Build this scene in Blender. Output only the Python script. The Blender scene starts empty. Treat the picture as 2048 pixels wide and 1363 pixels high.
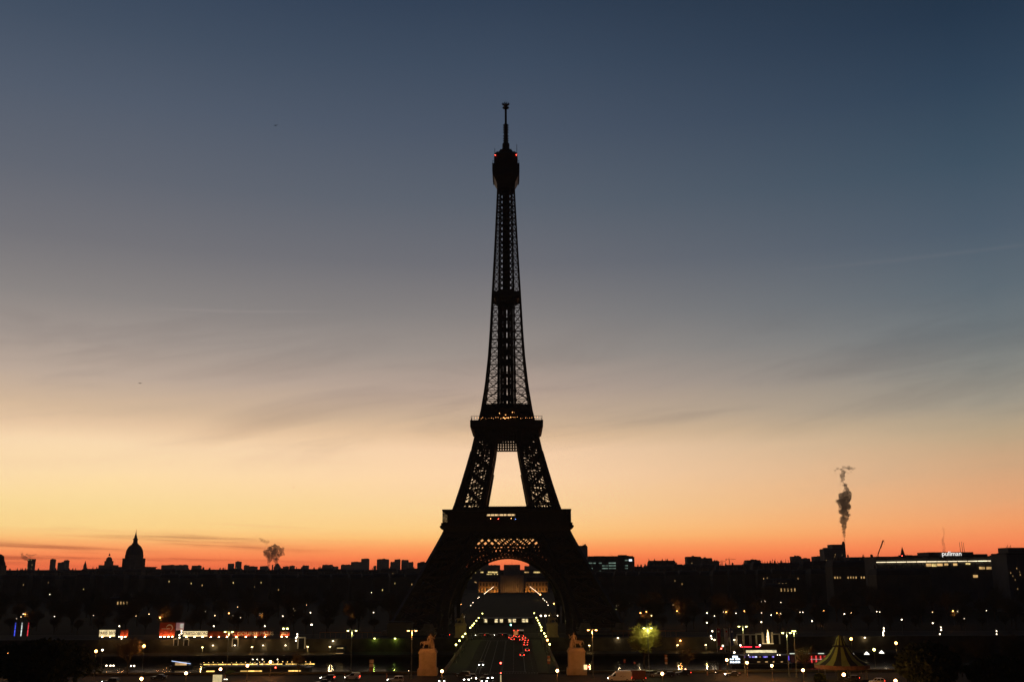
import bpy, bmesh, math, random
from mathutils import Vector, Matrix, noise as mnoise
SC = bpy.context.scene
COL = SC.collection
R = math.radians
# ------------------------------------------------------------------ camera
cam_d = bpy.data.cameras.new("camera"); cam = bpy.data.objects.new("camera", cam_d); COL.objects.link(cam)
SC.camera = cam
FPX = 2000.0
cam_d.sensor_width = 36.0; cam_d.lens = 36.0 * FPX / 2048.0
cam_d.clip_start = 0.5; cam_d.clip_end = 40000
CAM = Vector((4.4, 0.0, 30.0))
CROT = (Matrix.Rotation(0.0019, 3, 'Z') @ Matrix.Rotation(R(90 + 13.1), 3, 'X') @ Matrix.Rotation(R(-0.28), 3, 'Z'))
cam.matrix_world = Matrix.Translation(CAM) @ CROT.to_4x4()
def ray(px, py):
    return (CROT @ Vector(((px - 1024) / FPX, -(py - 681.5) / FPX, -1.0)))
def gz(px, py, z=0.0):
    d = ray(px, py); t = (z - CAM.z) / d.z
    return CAM + d * t
def gy(px, py, y):
    d = ray(px, py); return CAM + d * ((y - CAM.y) / d.y)
# ------------------------------------------------------------------ world: dawn sky
SC.view_settings.view_transform = 'Standard'; SC.view_settings.look = 'None'
SC.view_settings.exposure = 0.0; SC.view_settings.gamma = 1.0
def lin(c):
    return tuple(((v/255)/12.92 if v/255 <= .04045 else ((v/255+.055)/1.055)**2.4) for v in c)
W = bpy.data.worlds.new("World"); SC.world = W; W.use_nodes = True
nt = W.node_tree; nt.nodes.clear()
def N(t, **kw):
    n = nt.nodes.new(t)
    for k, v in kw.items(): setattr(n, k, v)
    return n
def L(a, b): nt.links.new(a, b)
def M(op, a, b=None, c=None, clamp=False):
    n = N('ShaderNodeMath', operation=op, use_clamp=clamp)
    for i, v in enumerate((a, b, c)):
        if v is None: continue
        if isinstance(v, (int, float)): n.inputs[i].default_value = v
        else: L(v, n.inputs[i])
    return n.outputs[0]
def MR(v, a, b, c=0.0, d=1.0, it='SMOOTHSTEP'):
    n = N('ShaderNodeMapRange', interpolation_type=it); L(v, n.inputs[0])
    for i, x in enumerate((a, b, c, d)): n.inputs[i + 1].default_value = x
    return n.outputs[0]
tc = N('ShaderNodeTexCoord'); sep = N('ShaderNodeSeparateXYZ'); L(tc.outputs['Generated'], sep.inputs[0])
elev = M('MULTIPLY', M('ARCSINE', sep.outputs[2]), 57.29578)
azim = M('MULTIPLY', M('ARCTAN2', sep.outputs[0], sep.outputs[1]), 57.29578)
EMAX = 60.0
SKY_L = [(-4,(150,66,48)),(0.0,(214,92,60)),(.4,(236,104,64)),(.8,(247,122,72)),(1.2,(254,142,84)),(1.6,(255,166,99)),(2.0,(255,191,117)),(2.5,(255,209,135)),(3.6,(254,215,147)),(5.4,(252,214,163)),(6.8,(245,209,167)),(7.7,(228,192,156)),(8.6,(209,178,148)),(10.4,(186,165,149)),(12.4,(163,150,142)),(14.5,(139,133,131)),(17.5,(116,115,120)),(21,(97,102,113)),(25,(81,91,107)),(28.5,(66,79,97)),(32,(52,67,88)),(40,(33,46,68)),(60,(12,19,34))]
SKY_C = [(-4,(150,66,48)),(0.0,(216,92,58)),(.4,(238,106,62)),(.8,(250,124,70)),(1.2,(255,145,82)),(1.6,(255,165,95)),(2.0,(255,188,112)),(2.5,(255,199,128)),(3.6,(254,207,148)),(5.4,(251,206,162)),(6.8,(242,200,162)),(7.7,(222,184,147)),(8.6,(200,170,142)),(10.4,(178,156,142)),(12.4,(154,143,136)),(14.5,(134,129,128)),(17.5,(109,110,117)),(21,(90,98,110)),(25,(74,85,102)),(28.5,(61,75,94)),(32,(48,63,83)),(40,(31,43,64)),(60,(12,18,32))]
SKY_R = [(-4,(140,62,46)),(0.0,(206,90,60)),(.4,(226,100,64)),(.8,(240,112,70)),(1.2,(248,126,77)),(1.6,(250,137,84)),(2.0,(249,146,90)),(2.5,(246,155,98)),(3.6,(233,163,113)),(5.4,(204,160,122)),(6.8,(183,157,126)),(7.7,(171,153,129)),(8.6,(155,145,130)),(10.4,(133,132,126)),(12.4,(111,118,121)),(14.5,(95,107,116)),(17.5,(78,93,108)),(21,(62,81,98)),(25,(47,66,86)),(28.5,(36,54,74)),(32,(28,45,63)),(40,(20,33,50)),(60,(9,15,27))]
def ramp(stops):
    n = N('ShaderNodeValToRGB'); cr = n.color_ramp; cr.interpolation = 'LINEAR'
    while len(cr.elements) > 1: cr.elements.remove(cr.elements[-1])
    for i, (e, c) in enumerate(stops):
        p = (e + 4) / (EMAX + 4)
        el = cr.elements[0] if i == 0 else cr.elements.new(p)
        el.position = p; el.color = (*lin(c), 1)
    return n
def mixc(f, a, b, bt='MIX'):
    n = N('ShaderNodeMix', data_type='RGBA', blend_type=bt)
    if isinstance(f, (int, float)): n.inputs[0].default_value = f
    else: L(f, n.inputs[0])
    for i, v in ((6, a), (7, b)):
        if isinstance(v, tuple): n.inputs[i].default_value = (*v, 1)
        else: L(v, n.inputs[i])
    return n.outputs[2]
# wispy cloud: stretched noise in (azimuth, elevation), a slight downward drift towards the left
cmb = N('ShaderNodeCombineXYZ')
L(M('MULTIPLY', azim, .06), cmb.inputs[0]); L(M('ADD', M('MULTIPLY', elev, .38), M('MULTIPLY', azim, -.055)), cmb.inputs[1])
nz = N('ShaderNodeTexNoise'); nz.inputs['Scale'].default_value = 1.0; nz.inputs['Detail'].default_value = 7; nz.inputs['Roughness'].default_value = .58
nz.inputs['Distortion'].default_value = .6
L(cmb.outputs[0], nz.inputs['Vector'])
band = M('MULTIPLY', MR(elev, 4.0, 8.5), MR(elev, 16.5, 10.0))
wisp = M('MULTIPLY', MR(nz.outputs[0], .45, .70), band)
cmb2 = N('ShaderNodeCombineXYZ')
L(M('MULTIPLY', azim, .09), cmb2.inputs[0]); L(M('ADD', M('MULTIPLY', elev, 2.6), M('MULTIPLY', azim, .085)), cmb2.inputs[1])
nz2 = N('ShaderNodeTexNoise'); nz2.inputs['Scale'].default_value = 1.0; nz2.inputs['Detail'].default_value = 6; nz2.inputs['Roughness'].default_value = .55
L(cmb2.outputs[0], nz2.inputs['Vector'])
lowb = M('MULTIPLY', M('MULTIPLY', MR(elev, .1, .9), MR(elev, 3.2, 1.5)), MR(azim, -6.0, -17.0))
streak = M('MULTIPLY', MR(nz2.outputs[0], .48, .70), lowb)
elev2 = M('ADD', elev, M('MULTIPLY', M('SUBTRACT', nz.outputs[0], .5), M('MULTIPLY', M('MULTIPLY', MR(elev, 1.5, 6.0), MR(elev, 17.0, 9.0)), 1.5)))
t01 = M('DIVIDE', M('ADD', elev2, 4.0), EMAX + 4.0, clamp=True)
rl, rc, rr = ramp(SKY_L), ramp(SKY_C), ramp(SKY_R)
for r_ in (rl, rc, rr): L(t01, r_.inputs[0])
sky = mixc(MR(azim, -22, 0, it='LINEAR'), rl.outputs[0], rc.outputs[0])
sky = mixc(MR(azim, 0, 26, it='LINEAR'), sky, rr.outputs[0])
sky = mixc(M('MULTIPLY', wisp, .44), sky, mixc(1.0, sky, (.72, .69, .70), 'MULTIPLY'))
sky = mixc(M('MULTIPLY', streak, .85), sky, mixc(1.0, sky, (.52, .42, .48), 'MULTIPLY'))
# two faint old vapour trails
def azel(px, py):
    d = ray(px, py).normalized(); return math.degrees(math.atan2(d.x, d.y)), math.degrees(math.asin(d.z))
for p0, p1, wd, am in (((1500,545),(2060,488),.20,.022),((240,616),(600,622),.14,.06)):
    (a0, e0), (a1, e1) = azel(*p0), azel(*p1)
    dd = M('ABSOLUTE', M('SUBTRACT', M('ADD', elev, M('MULTIPLY', M('SUBTRACT', nz.outputs[0], .5), .5)), M('ADD', M('MULTIPLY', M('SUBTRACT', azim, a0), (e1-e0)/(a1-a0)), e0)))
    tr_ = M('MULTIPLY', MR(dd, wd, 0.0), M('MULTIPLY', MR(azim, a0, a0+(a1-a0)*.5), MR(azim, a1+4, a1-2)))
    sky = mixc(M('MULTIPLY', tr_, am), sky, (.62,.50,.46))
# the western half of the sky is still night blue
west = MR(M('ABSOLUTE', azim), 38, 95)
nightr = ramp([(-4,(14,14,18)),(0,(20,20,26)),(8,(18,21,32)),(30,(12,17,30)),(60,(9,14,26))])
L(t01, nightr.inputs[0])
sky = mixc(west, sky, nightr.outputs[0])
comp = N('ShaderNodeCombineXYZ')
for i_, v_ in enumerate((1.22, 1.29, 1.33)): L(MR(elev, 2.2, 16.0, v_, 1.0 + (v_-1)*.12), comp.inputs[i_])
sky = mixc(1.0, sky, comp.outputs[0], 'MULTIPLY')
bg = N('ShaderNodeBackground'); L(sky, bg.inputs[0]); bg.inputs[1].default_value = 1.0
wo = N('ShaderNodeOutputWorld'); L(bg.outputs[0], wo.inputs[0])
# ------------------------------------------------------------------ render settings
cy = SC.cycles
cy.use_denoising = True; cy.denoiser = 'OPENIMAGEDENOISE'
cy.max_bounces = 6; cy.diffuse_bounces = 2; cy.glossy_bounces = 2; cy.transmission_bounces = 4; cy.transparent_max_bounces = 16; cy.volume_bounces = 0
cy.sample_clamp_indirect = 2.0; cy.use_light_tree = True; cy.caustics_reflective = False; cy.caustics_refractive = False
cy.volume_step_rate = 0.3; cy.volume_max_steps = 256
cy.use_adaptive_sampling = False
# ------------------------------------------------------------------ helpers
rnd = random.Random(7)
class MB:
    """collects shapes and links them as ONE mesh object"""
    def __init__(s): s.v = []; s.f = []
    def add(s, vs, fs):
        o = len(s.v); s.v += [tuple(v) for v in vs]; s.f += [tuple(i + o for i in f) for f in fs]
        return s
    def box(s, x0, x1, y0, y1, z0, z1):
        return s.add([(x0,y0,z0),(x1,y0,z0),(x1,y1,z0),(x0,y1,z0),(x0,y0,z1),(x1,y0,z1),(x1,y1,z1),(x0,y1,z1)],
                     [(3,2,1,0),(4,5,6,7),(0,1,5,4),(1,2,6,5),(2,3,7,6),(3,0,4,7)])
    def frust(s, a0, b0, z0, a1, b1, z1, cx=0, cy=0):
        """rectangular frustum, half sizes a (x) and b (y)"""
        vs = [(cx-a0,cy-b0,z0),(cx+a0,cy-b0,z0),(cx+a0,cy+b0,z0),(cx-a0,cy+b0,z0),(cx-a1,cy-b1,z1),(cx+a1,cy-b1,z1),(cx+a1,cy+b1,z1),(cx-a1,cy+b1,z1)]
        return s.add(vs, [(3,2,1,0),(4,5,6,7),(0,1,5,4),(1,2,6,5),(2,3,7,6),(3,0,4,7)])
    def beam(s, p, q, w, h=None):
        p = Vector(p); q = Vector(q); d = q - p
        if d.length < 1e-6: return s
        h = h or w; d.normalize()
        up = Vector((0,0,1)) if abs(d.z) < .95 else Vector((1,0,0))
        a = d.cross(up).normalized() * (w/2); b = a.cross(d).normalized() * (h/2)
        vs = [p-a-b,p+a-b,p+a+b,p-a+b,q-a-b,q+a-b,q+a+b,q-a+b]
        return s.add(vs, [(0,1,2,3),(7,6,5,4),(4,5,1,0),(5,6,2,1),(6,7,3,2),(7,4,0,3)])
    def tube(s, p, q, r0, r1=None, n=8, cap=True):
        p = Vector(p); q = Vector(q); d = (q - p)
        if d.length < 1e-6: return s
        d.normalize(); r1 = r0 if r1 is None else r1
        up = Vector((0,0,1)) if abs(d.z) < .95 else Vector((1,0,0))
        a = d.cross(up).normalized(); b = a.cross(d).normalized()
        vs = [p + (a*math.cos(2*math.pi*i/n) + b*math.sin(2*math.pi*i/n))*r0 for i in range(n)] + [q + (a*math.cos(2*math.pi*i/n) + b*math.sin(2*math.pi*i/n))*r1 for i in range(n)]
        fs = [(i,(i+1)%n,n+(i+1)%n,n+i) for i in range(n)]
        if cap: fs += [tuple(range(n-1,-1,-1)), tuple(range(n,2*n))]
        return s.add(vs, fs)
    def lathe(s, prof, n=20, c=(0,0,0), flute=None):
        vs = []; fs = []
        for k, (r, z) in enumerate(prof):
            for i in range(n):
                a = 2*math.pi*i/n; rr = r * (1 if flute is None else 1 + flute*(1 if i % 2 else -1))
                vs.append((c[0]+rr*math.cos(a), c[1]+rr*math.sin(a), c[2]+z))
        m = len(prof)
        for k in range(m-1):
            for i in range(n):
                j = (i+1) % n
                fs.append((k*n+i, k*n+j, (k+1)*n+j, (k+1)*n+i))
        fs.append(tuple(range(n-1,-1,-1))); fs.append(tuple((m-1)*n+i for i in range(n)))
        return s.add(vs, fs)
    def sphere(s, c, r, n=10, m=6, sz=1.0):
        return s.lathe([(max(.001,r*math.sin(math.pi*k/m)), -r*sz*math.cos(math.pi*k/m)) for k in range(m+1)], n, c)
    def prism(s, pts, y0, y1):
        """outline in (x,z) extruded along y"""
        n = len(pts)
        vs = [(x,y0,z) for x,z in pts] + [(x,y1,z) for x,z in pts]
        fs = [(i,(i+1)%n,n+(i+1)%n,n+i) for i in range(n)] + [tuple(range(n-1,-1,-1)), tuple(range(n,2*n))]
        return s.add(vs, fs)
    def quad(s, a, b, c, d): return s.add([a,b,c,d], [(0,1,2,3)])
    def rot(s, ang, start=0):
        c, q = math.cos(ang), math.sin(ang)
        s.v[start:] = [(x*c-y*q, x*q+y*c, z) for x, y, z in s.v[start:]]
        return s
    def merge(s, o, ang=0.0, loc=(0,0,0)):
        c, q = math.cos(ang), math.sin(ang)
        return s.add([(x*c-y*q+loc[0], x*q+y*c+loc[1], z+loc[2]) for x, y, z in o.v], o.f)
    def build(s, name, m, parent=None, loc=(0,0,0), smooth=False, fix=True):
        me = bpy.data.meshes.new(name); me.from_pydata(s.v, [], s.f); me.update()
        if fix:
            b = bmesh.new(); b.from_mesh(me); bmesh.ops.recalc_face_normals(b, faces=b.faces); b.to_mesh(me); b.free()
        if smooth:
            for p in me.polygons: p.use_smooth = True
        me.materials.append(m)
        o = bpy.data.objects.new(name, me); COL.objects.link(o); o.location = loc
        if parent: o.parent = parent
        return o
def tag(o, label=None, cat=None, group=None, kind=None):
    if label: o['label'] = label
    if cat: o['category'] = cat
    if group: o['group'] = group
    if kind: o['kind'] = kind
    return o
def thing(name, label, cat, loc=(0,0,0), rz=0.0, group=None):
    o = bpy.data.objects.new(name, None); COL.objects.link(o); o.empty_display_size = .5
    o.location = loc; o.rotation_euler = (0,0,rz)
    return tag(o, label, cat, group)
def kids(o): return [c for c in bpy.data.objects if c.parent == o]
def dup(root, loc, rz=0.0, label=None, group=None, scale=None, sub=None):
    r = root.copy(); COL.objects.link(r); r.location = loc; r.rotation_euler = (0,0,rz)
    if scale: r.scale = (scale,)*3 if isinstance(scale, (int,float)) else scale
    if label: r['label'] = label
    if group: r['group'] = group
    for ch in list(root.children):
        c = ch.copy(); COL.objects.link(c); c.parent = r
        for g in list(ch.children):
            d = g.copy(); COL.objects.link(d); d.parent = c
    return r
def mat(name, col, rough=.7, metal=0.0, var=.25, scale=3.0, bump=0.0, spec=None):
    m = bpy.data.materials.new(name); m.use_nodes = True; t = m.node_tree; b = t.nodes['Principled BSDF']
    b.inputs['Roughness'].default_value = rough; b.inputs['Metallic'].default_value = metal
    b.inputs['Specular IOR Level'].default_value = spec if spec is not None else (.5 if rough < .5 else (.2 if rough < .75 else .04))
    tcn = t.nodes.new('ShaderNodeTexCoord'); nz = t.nodes.new('ShaderNodeTexNoise'); nz.inputs['Scale'].default_value = scale; nz.inputs['Detail'].default_value = 5
    t.links.new(tcn.outputs['Object'], nz.inputs['Vector'])
    cr = t.nodes.new('ShaderNodeValToRGB')
    cr.color_ramp.elements[0].position = .3; cr.color_ramp.elements[1].position = .72
    cr.color_ramp.elements[0].color = (*[c*(1-var) for c in col],1); cr.color_ramp.elements[1].color = (*[min(1,c*(1+var)) for c in col],1)
    t.links.new(nz.outputs[0], cr.inputs[0]); t.links.new(cr.outputs[0], b.inputs['Base Color'])
    if bump:
        bp = t.nodes.new('ShaderNodeBump'); bp.inputs['Strength'].default_value = bump; t.links.new(nz.outputs[0], bp.inputs['Height']); t.links.new(bp.outputs[0], b.inputs['Normal'])
    return m
def emat(name, col, strength, var=0.0, scale=4.0):
    m = bpy.data.materials.new(name); m.use_nodes = True; t = m.node_tree; b = t.nodes['Principled BSDF']
    b.inputs['Base Color'].default_value = (.3,.3,.3,1); b.inputs['Emission Color'].default_value = (*col,1); b.inputs['Emission Strength'].default_value = strength
    if var:
        tcn = t.nodes.new('ShaderNodeTexCoord'); nz = t.nodes.new('ShaderNodeTexNoise'); nz.inputs['Scale'].default_value = scale; nz.inputs['Detail'].default_value = 2
        t.links.new(tcn.outputs['Object'], nz.inputs['Vector'])
        mr = t.nodes.new('ShaderNodeMapRange'); mr.inputs[1].default_value = .35; mr.inputs[2].default_value = .65; mr.inputs[3].default_value = strength*(1-var); mr.inputs[4].default_value = strength*(1+var)
        t.links.new(nz.outputs[0], mr.inputs[0]); t.links.new(mr.outputs[0], b.inputs['Emission Strength'])
    return m
def txt(name, s, size, m, parent, loc, rot=(math.pi/2,0,0), ext=.05, align='CENTER', bold=0.0, sx=1.0, spacing=1.0):
    cu = bpy.data.curves.new(name, 'FONT'); cu.body = s; cu.size = size; cu.extrude = ext; cu.align_x = align; cu.align_y = 'CENTER'; cu.offset = bold; cu.space_character = spacing
    tmp = bpy.data.objects.new('tmp', cu); COL.objects.link(tmp)
    bpy.context.view_layer.update()
    me = bpy.data.meshes.new_from_object(tmp.evaluated_get(bpy.context.evaluated_depsgraph_get()))
    bpy.data.objects.remove(tmp); bpy.data.curves.remove(cu)
    me.name = name; me.materials.clear(); me.materials.append(m)
    o = bpy.data.objects.new(name, me); COL.objects.link(o); o.location = loc; o.rotation_euler = rot; o.scale = (sx,1,1)
    if parent: o.parent = parent
    return o
def plight(parent, loc, watts, col, r=.2):
    """the light a lamp gives off"""
    l = bpy.data.lights.new('lamp_light', 'POINT'); l.energy = watts; l.color = col; l.shadow_soft_size = r
    o = bpy.data.objects.new('lamp_light', l); COL.objects.link(o); o.parent = parent; o.location = loc
    return o
SOD = (1,.40,.10); GRN = (1,.90,.34); WRM = (1,.72,.38)
def interp(tab, z):
    for (a, x), (b, y) in zip(tab, tab[1:]):
        if z <= b: return x + (y - x) * max(0, (z - a)) / (b - a)
    return tab[-1][1]
# ------------------------------------------------------------------ materials
m_iron = mat('brown_painted_iron', (.055,.042,.034), .55, .3, .2, .3)
m_stone = mat('limestone', (.36,.30,.22), .85, 0, .22, .9, .2)
m_stone_d = mat('grimy_limestone', (.22,.19,.15), .9, 0, .3, .5, .2)
m_asph = mat('asphalt', (.026,.020,.016), .82, 0, .28, .35, .05)
m_pave = mat('paving', (.036,.030,.021), .8, 0, .25, .6)
m_paint = mat('road_paint', (.22,.20,.17), .7, 0, .3, 1.2)
m_grass = mat('winter_grass', (.018,.022,.007), .95, 0, .35, .12)
m_gravel = mat('gravel_path', (.05,.038,.025), .95, 0, .2, .2)
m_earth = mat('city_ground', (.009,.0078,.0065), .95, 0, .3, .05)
m_bark = mat('bark', (.055,.043,.032), .9, 0, .3, 2.0)
m_twig = mat('twigs', (.085,.066,.042), .9, 0, .3, 1.0)
m_facade = mat('sooty_facade', (.13,.115,.095), .9, 0, .25, .08)
m_conc = mat('concrete', (.15,.145,.14), .9, 0, .2, .06)
m_zinc = mat('zinc_roof', (.06,.062,.066), .8, 0, .25, .1)
m_metal = mat('dark_metal', (.04,.042,.045), .5, .5, .2, 2.0)
m_post = mat('post_paint', (.09,.095,.085), .5, .2, .2, 2.0)
m_black = mat('black_rubber', (.015,.015,.015), .8, 0, .1, 4.0)
m_glass = mat('dark_glass', (.02,.022,.025), .08, 0, .1, 2.0)
e_white = emat('lamp_white', (1,.78,.52), 8)
e_green = emat('lamp_greenish', (1,.93,.24), 10)
e_amber = emat('lamp_amber', (1,.62,.28), 6)
e_dim = emat('lamp_dim', (1,.74,.5), 2.4)
e_orange = emat('lamp_sodium', (1,.38,.09), 18)
e_globe = emat('lamp_globe', (1,.50,.18), 24)
e_red = emat('red_light', (1,.05,.03), 14)
e_winw = emat('window_warm', (1,.60,.22), .55, .6, .25)
e_winy = emat('window_yellow', (1,.72,.26), .95, .6, .3)
e_wing = emat('window_greenish', (.62,.95,.75), .20, .7, .08)
# ------------------------------------------------------------------ the iron tower
TW = thing('iron_tower', 'tall dark lattice iron tower on four arched legs, rising beyond the bridge', 'tower', (0,590,0))
WT = [(0,62.4),(10,57.0),(20,51.6),(26,48.2),(36,42.9),(43,39.2),(50,35.6),(57,32.6),(66,29.5),(82,24.7),(98,20.5),(111,17.7),(122,15.2),(137,12.9),(155,11.1),(170,10.1),(184,9.4),(196,8.8),(225,7.3),(255,5.95),(266,5.5),(290,5.2)]
IT = [(0,38.0),(20,31.5),(36,25.5),(50,18.5),(57,16.4),(66,13.0),(97,7.2),(111,5.4),(122,4.3),(196,4.0),(255,3.35),(290,3.0)]
def Wz(z): return interp(WT, z)
def Iz(z): return interp(IT, z)
def pier(mb, lv, sx, sy, cw, dw, hw, fine=0.0, belts=None, faces=(0,1,2,3), inner=None):
    """one four-chord lattice pier over the levels lv"""
    def cor(z, c):
        a, b = Wz(z) - c/2, Iz(z) + c/2
        return [(sx*a,sy*a,z),(sx*b,sy*a,z),(sx*b,sy*b,z),(sx*a,sy*b,z)]
    for k, (z0, z1) in enumerate(zip(lv, lv[1:])):
        c = cw(z0) if callable(cw) else cw
        A, B = cor(z0, c), cor(z1, c); ci = inner or c
        d = dw(z0) if callable(dw) else dw
        thin = belts is not None and (k % 2 == belts)
        for i in range(4): mb.beam(A[i], B[i], c if i == 0 else (ci if i == 2 else (ci+c)/2))
        for i in range(4):
            j = (i+1) % 4
            if i not in faces:
                mb.beam(A[i], A[j], hw*.4, hw*.4); continue
            dd = d*.8 if thin else d
            mb.beam(A[i], B[j], dd, dd*.5); mb.beam(A[j], B[i], dd, dd*.5)
            mb.beam(A[i], A[j], hw, hw*.8)
            if thin:
                m0 = (Vector(A[i])+Vector(A[j]))/2; m1 = (Vector(B[i])+Vector(B[j]))/2
                q0 = Vector(A[i]).lerp(Vector(B[i]), .5); q1 = Vector(A[j]).lerp(Vector(B[j]), .5)
                mb.beam(q0, q1, hw*.45)
            if fine and i != 3:
                n = 4
                for t in range(1, n):
                    p0 = Vector(A[i]).lerp(Vector(A[j]), t/n); p1 = Vector(B[i]).lerp(Vector(B[j]), t/n)
                    mb.beam(p0, p1, fine, fine)
                    q0 = Vector(A[i]).lerp(Vector(B[i]), t/n); q1 = Vector(A[j]).lerp(Vector(B[j]), t/n)
                    if t % 2 == 0: mb.beam(q0, q1, fine*1.4, fine)
def panels(z0, z1, n):
    return [z0 + (z1-z0)*i/n for i in range(n+1)]
SG = [(-1,-1),(1,-1),(1,1),(-1,1)]
for sx, sy in SG:
    # masonry foot with four stepped blocks
    mb = MB()
    for ux in (59.0, 41.0):
        for uy in (59.0, 41.0):
            mb.frust(5.0,5.0,-1,4.2,4.2,2.2, sx*ux, sy*uy); mb.frust(3.4,3.4,2.2,2.2,2.2,5.5, sx*(ux-1), sy*(uy-1))
    mb.box(min(sx*36,sx*64),max(sx*36,sx*64),min(sy*36,sy*64),max(sy*36,sy*64),-1,.9)
    mb.build('masonry_foot', m_stone_d, TW)
    # leg up to the first platform
    mb = MB(); lv = [4,12,20,28.5,36.5,43.5,50.5,57.2]
    pier(mb, lv, sx, sy, 2.4, 1.9, 1.8, .55)
    for o in (-5.5, 0, 5.5): mb.beam((sx*(50+o*.9), sy*47, 4), (sx*(25+o*.7), sy*24, 57), 1.5, 1.5)
    # inclined lift track and stair inside the leg
    for o in (-2.4, 2.4):
        p = Vector((sx*50+o, sy*50, 4)); q = Vector((sx*25+o*.8, sy*25, 57)); mb.beam(p, q, 1.3, 1.0)
    mb.build('leg', m_iron, TW)
    # pylon between first and second platform
    mb = MB(); lv = [57.6,68.5,79,89,98,104.5,111]
    pier(mb, lv, sx, sy, 1.45, 1.5, 1.1, .2, None, (0,1,2,3), 2.9)
    for o in (-1.9, 1.9):
        p = Vector((sx*22+o, sy*22-.5, 58)); q = Vector((sx*12+o*.7, sy*12-.5, 111)); mb.beam(p, q, 1.0, .7)
    for k in range(26):   # zigzag stair
        t0, t1 = k/26, (k+1)/26
        c0 = Vector((sx*(20.5-9*t0), sy*(19-8.6*t0), 58+53*t0)); c1 = Vector((sx*(20.5-9*t1), sy*(19-8.6*t1), 58+53*t1))
        e = 3.2 if k % 2 else -3.2
        mb.beam(c0+Vector((-e,0,0)), c1+Vector((e,0,0)), .55, .3)
    mb.build('pylon', m_iron, TW)
# upper shaft above the second platform: four converging lattice corner columns
lv = [116.5,122.5,128.4]; z = 128.4
while z < 263:
    z += 5.55 - .85*(min(z,195)-128)/67 - max(0, z-195)*.013; lv.append(min(z, 266))
for sx, sy in SG:
    mb = MB()
    pier(mb, lv, sx, sy, lambda z: 1.35 - .4*(z-116)/80 if z < 196 else .95-.3*(z-196)/70, lambda z: .80-.30*(z-116)/80 if z < 196 else .58-.12*(z-196)/70, .55, 0, 1, (0,3))
    # secondary lozenge bracing in the two outer faces
    mb.build('corner_column', m_iron, TW)
# central lift shafts and stair: broad below the intermediate platform, a slim core above it
mb = MB()
for x0, x1 in ((-3.4,-.9),(.9,3.4)):
    for y in (-3.4, 3.4):
        for x in (x0, x1): mb.beam((x,y,116), (x,y,196), .62)
        zz = 118
        while zz < 194:
            mb.beam((x0,y,zz),(x1,y,zz+2.6),.3); mb.beam((x1,y,zz),(x0,y,zz+2.6),.3); mb.beam((x0,y,zz),(x1,y,zz),.4)
            zz += 2.6
for x in (-3.1,-1.3,1.3,3.1): mb.beam((x,0,116),(x,0,196),1.15,1.7)
for zz in range(124,190,7): mb.box(-2.6,2.6,.4,1.4,zz,zz+2.2+(zz*7%5)*.5)
for x in (-3.75,3.75): mb.beam((x,0,150),(x,0,196),.7,.5)
for x in (-1.6,-.5,.5,1.6): mb.beam((x,0,196),(x*.95,0,266),1.15,1.5)
mb.beam((-.35,2,128),(-.35,2,196),.8,.6)
zz = 198
while zz < 264:
    for y in (-1.9,1.9):
        mb.beam((-1.8,y,zz),(1.8,y,zz+3),.3); mb.beam((1.8,y,zz),(-1.8,y,zz+3),.3)
    for s in (-1,1): mb.beam((s*1.8,0,zz),(s*Iz(zz),-Wz(zz)+.6,zz+(.6 if s > 0 else 0)),.7); mb.beam((s*1.8,0,zz+1.5),(s*Iz(zz),Wz(zz)-.6,zz+1.5),.6)
    zz += 3.5
mb.build('lift_shaft', m_iron, TW)
mb = MB()
for i, zb in enumerate(lv[1:]):
    w = Wz(zb) - .5
    for a in range(4):
        s0 = len(mb.v)
        mb.beam((-Iz(zb),-w,zb),(Iz(zb),-w,zb),.38,.45)
        if i % 2 == 0 and zb < 190: mb.beam((-Iz(zb),-w,zb),(Iz(zb),-w,zb+2.0),.3)
        mb.rot(a*math.pi/2, s0)
for a in range(4):
    s0 = len(mb.v)
    for za, zb2 in zip(lv, lv[1:]): mb.beam((Iz(za)-.2,-Wz(za)+.5,za),(Iz(zb2)-.2,-Wz(zb2)+.5,zb2),.3)
    mb.rot(a*math.pi/2, s0)
mb.build('belt_girder', m_iron, TW)
def face4(fn, name, m=m_iron):
    """build the same panel on all four faces, each its own mesh"""
    for a in range(4):
        mb = MB(); fn(mb); mb.rot(a*math.pi/2); mb.build(name, m, TW)
def F(u, z, inset=.9): return (u, -(Wz(z)-inset), z)
# great arch under the first platform
RA, CZ = 30.6, 8.4
def arch(mb):
    for sg in (-1, 1):
        zz = 2.0
        while zz < 40:
            uo = math.sqrt(max(0,(RA+3)**2-(zz-CZ)**2)) if zz > CZ else RA+3
            ui = Iz(zz)+3
            if ui > uo+.5:
                mb.beam(F(sg*uo,zz), F(sg*ui,zz), .6, .5); mb.beam(F(sg*uo,zz), F(sg*ui,zz+2), .45, .4)
            zz += 2.0
        mb.beam(F(sg*(RA+.5),0,.2), F(sg*(RA+.5),11,.2), 2.4, 1.15); mb.beam(F(sg*(RA+3.9),0,.2), F(sg*(RA+3.9),11,.2), 1.6, .9)
    n = 44; a0 = R(4); prev = None
    for i in range(n+1):
        a = a0 + (math.pi-2*a0)*i/n
        pts = []
        for r in (RA+.5, RA+2.2, RA+4.4):
            u = r*math.cos(a); z = CZ + r*math.sin(a); pts.append(F(u, min(z,50), .2))
        if prev:
            mb.beam(prev[0], pts[0], 2.4, 1.15); mb.beam(prev[1], pts[1], .5, .5); mb.beam(prev[2], pts[2], 1.8, .9)
            mb.beam(prev[0], pts[2], .55, .45); mb.beam(prev[2], pts[0], .55, .45)
        mb.beam(pts[0], pts[2], .6, .6)
        prev = pts
face4(arch, 'arch')
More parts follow.
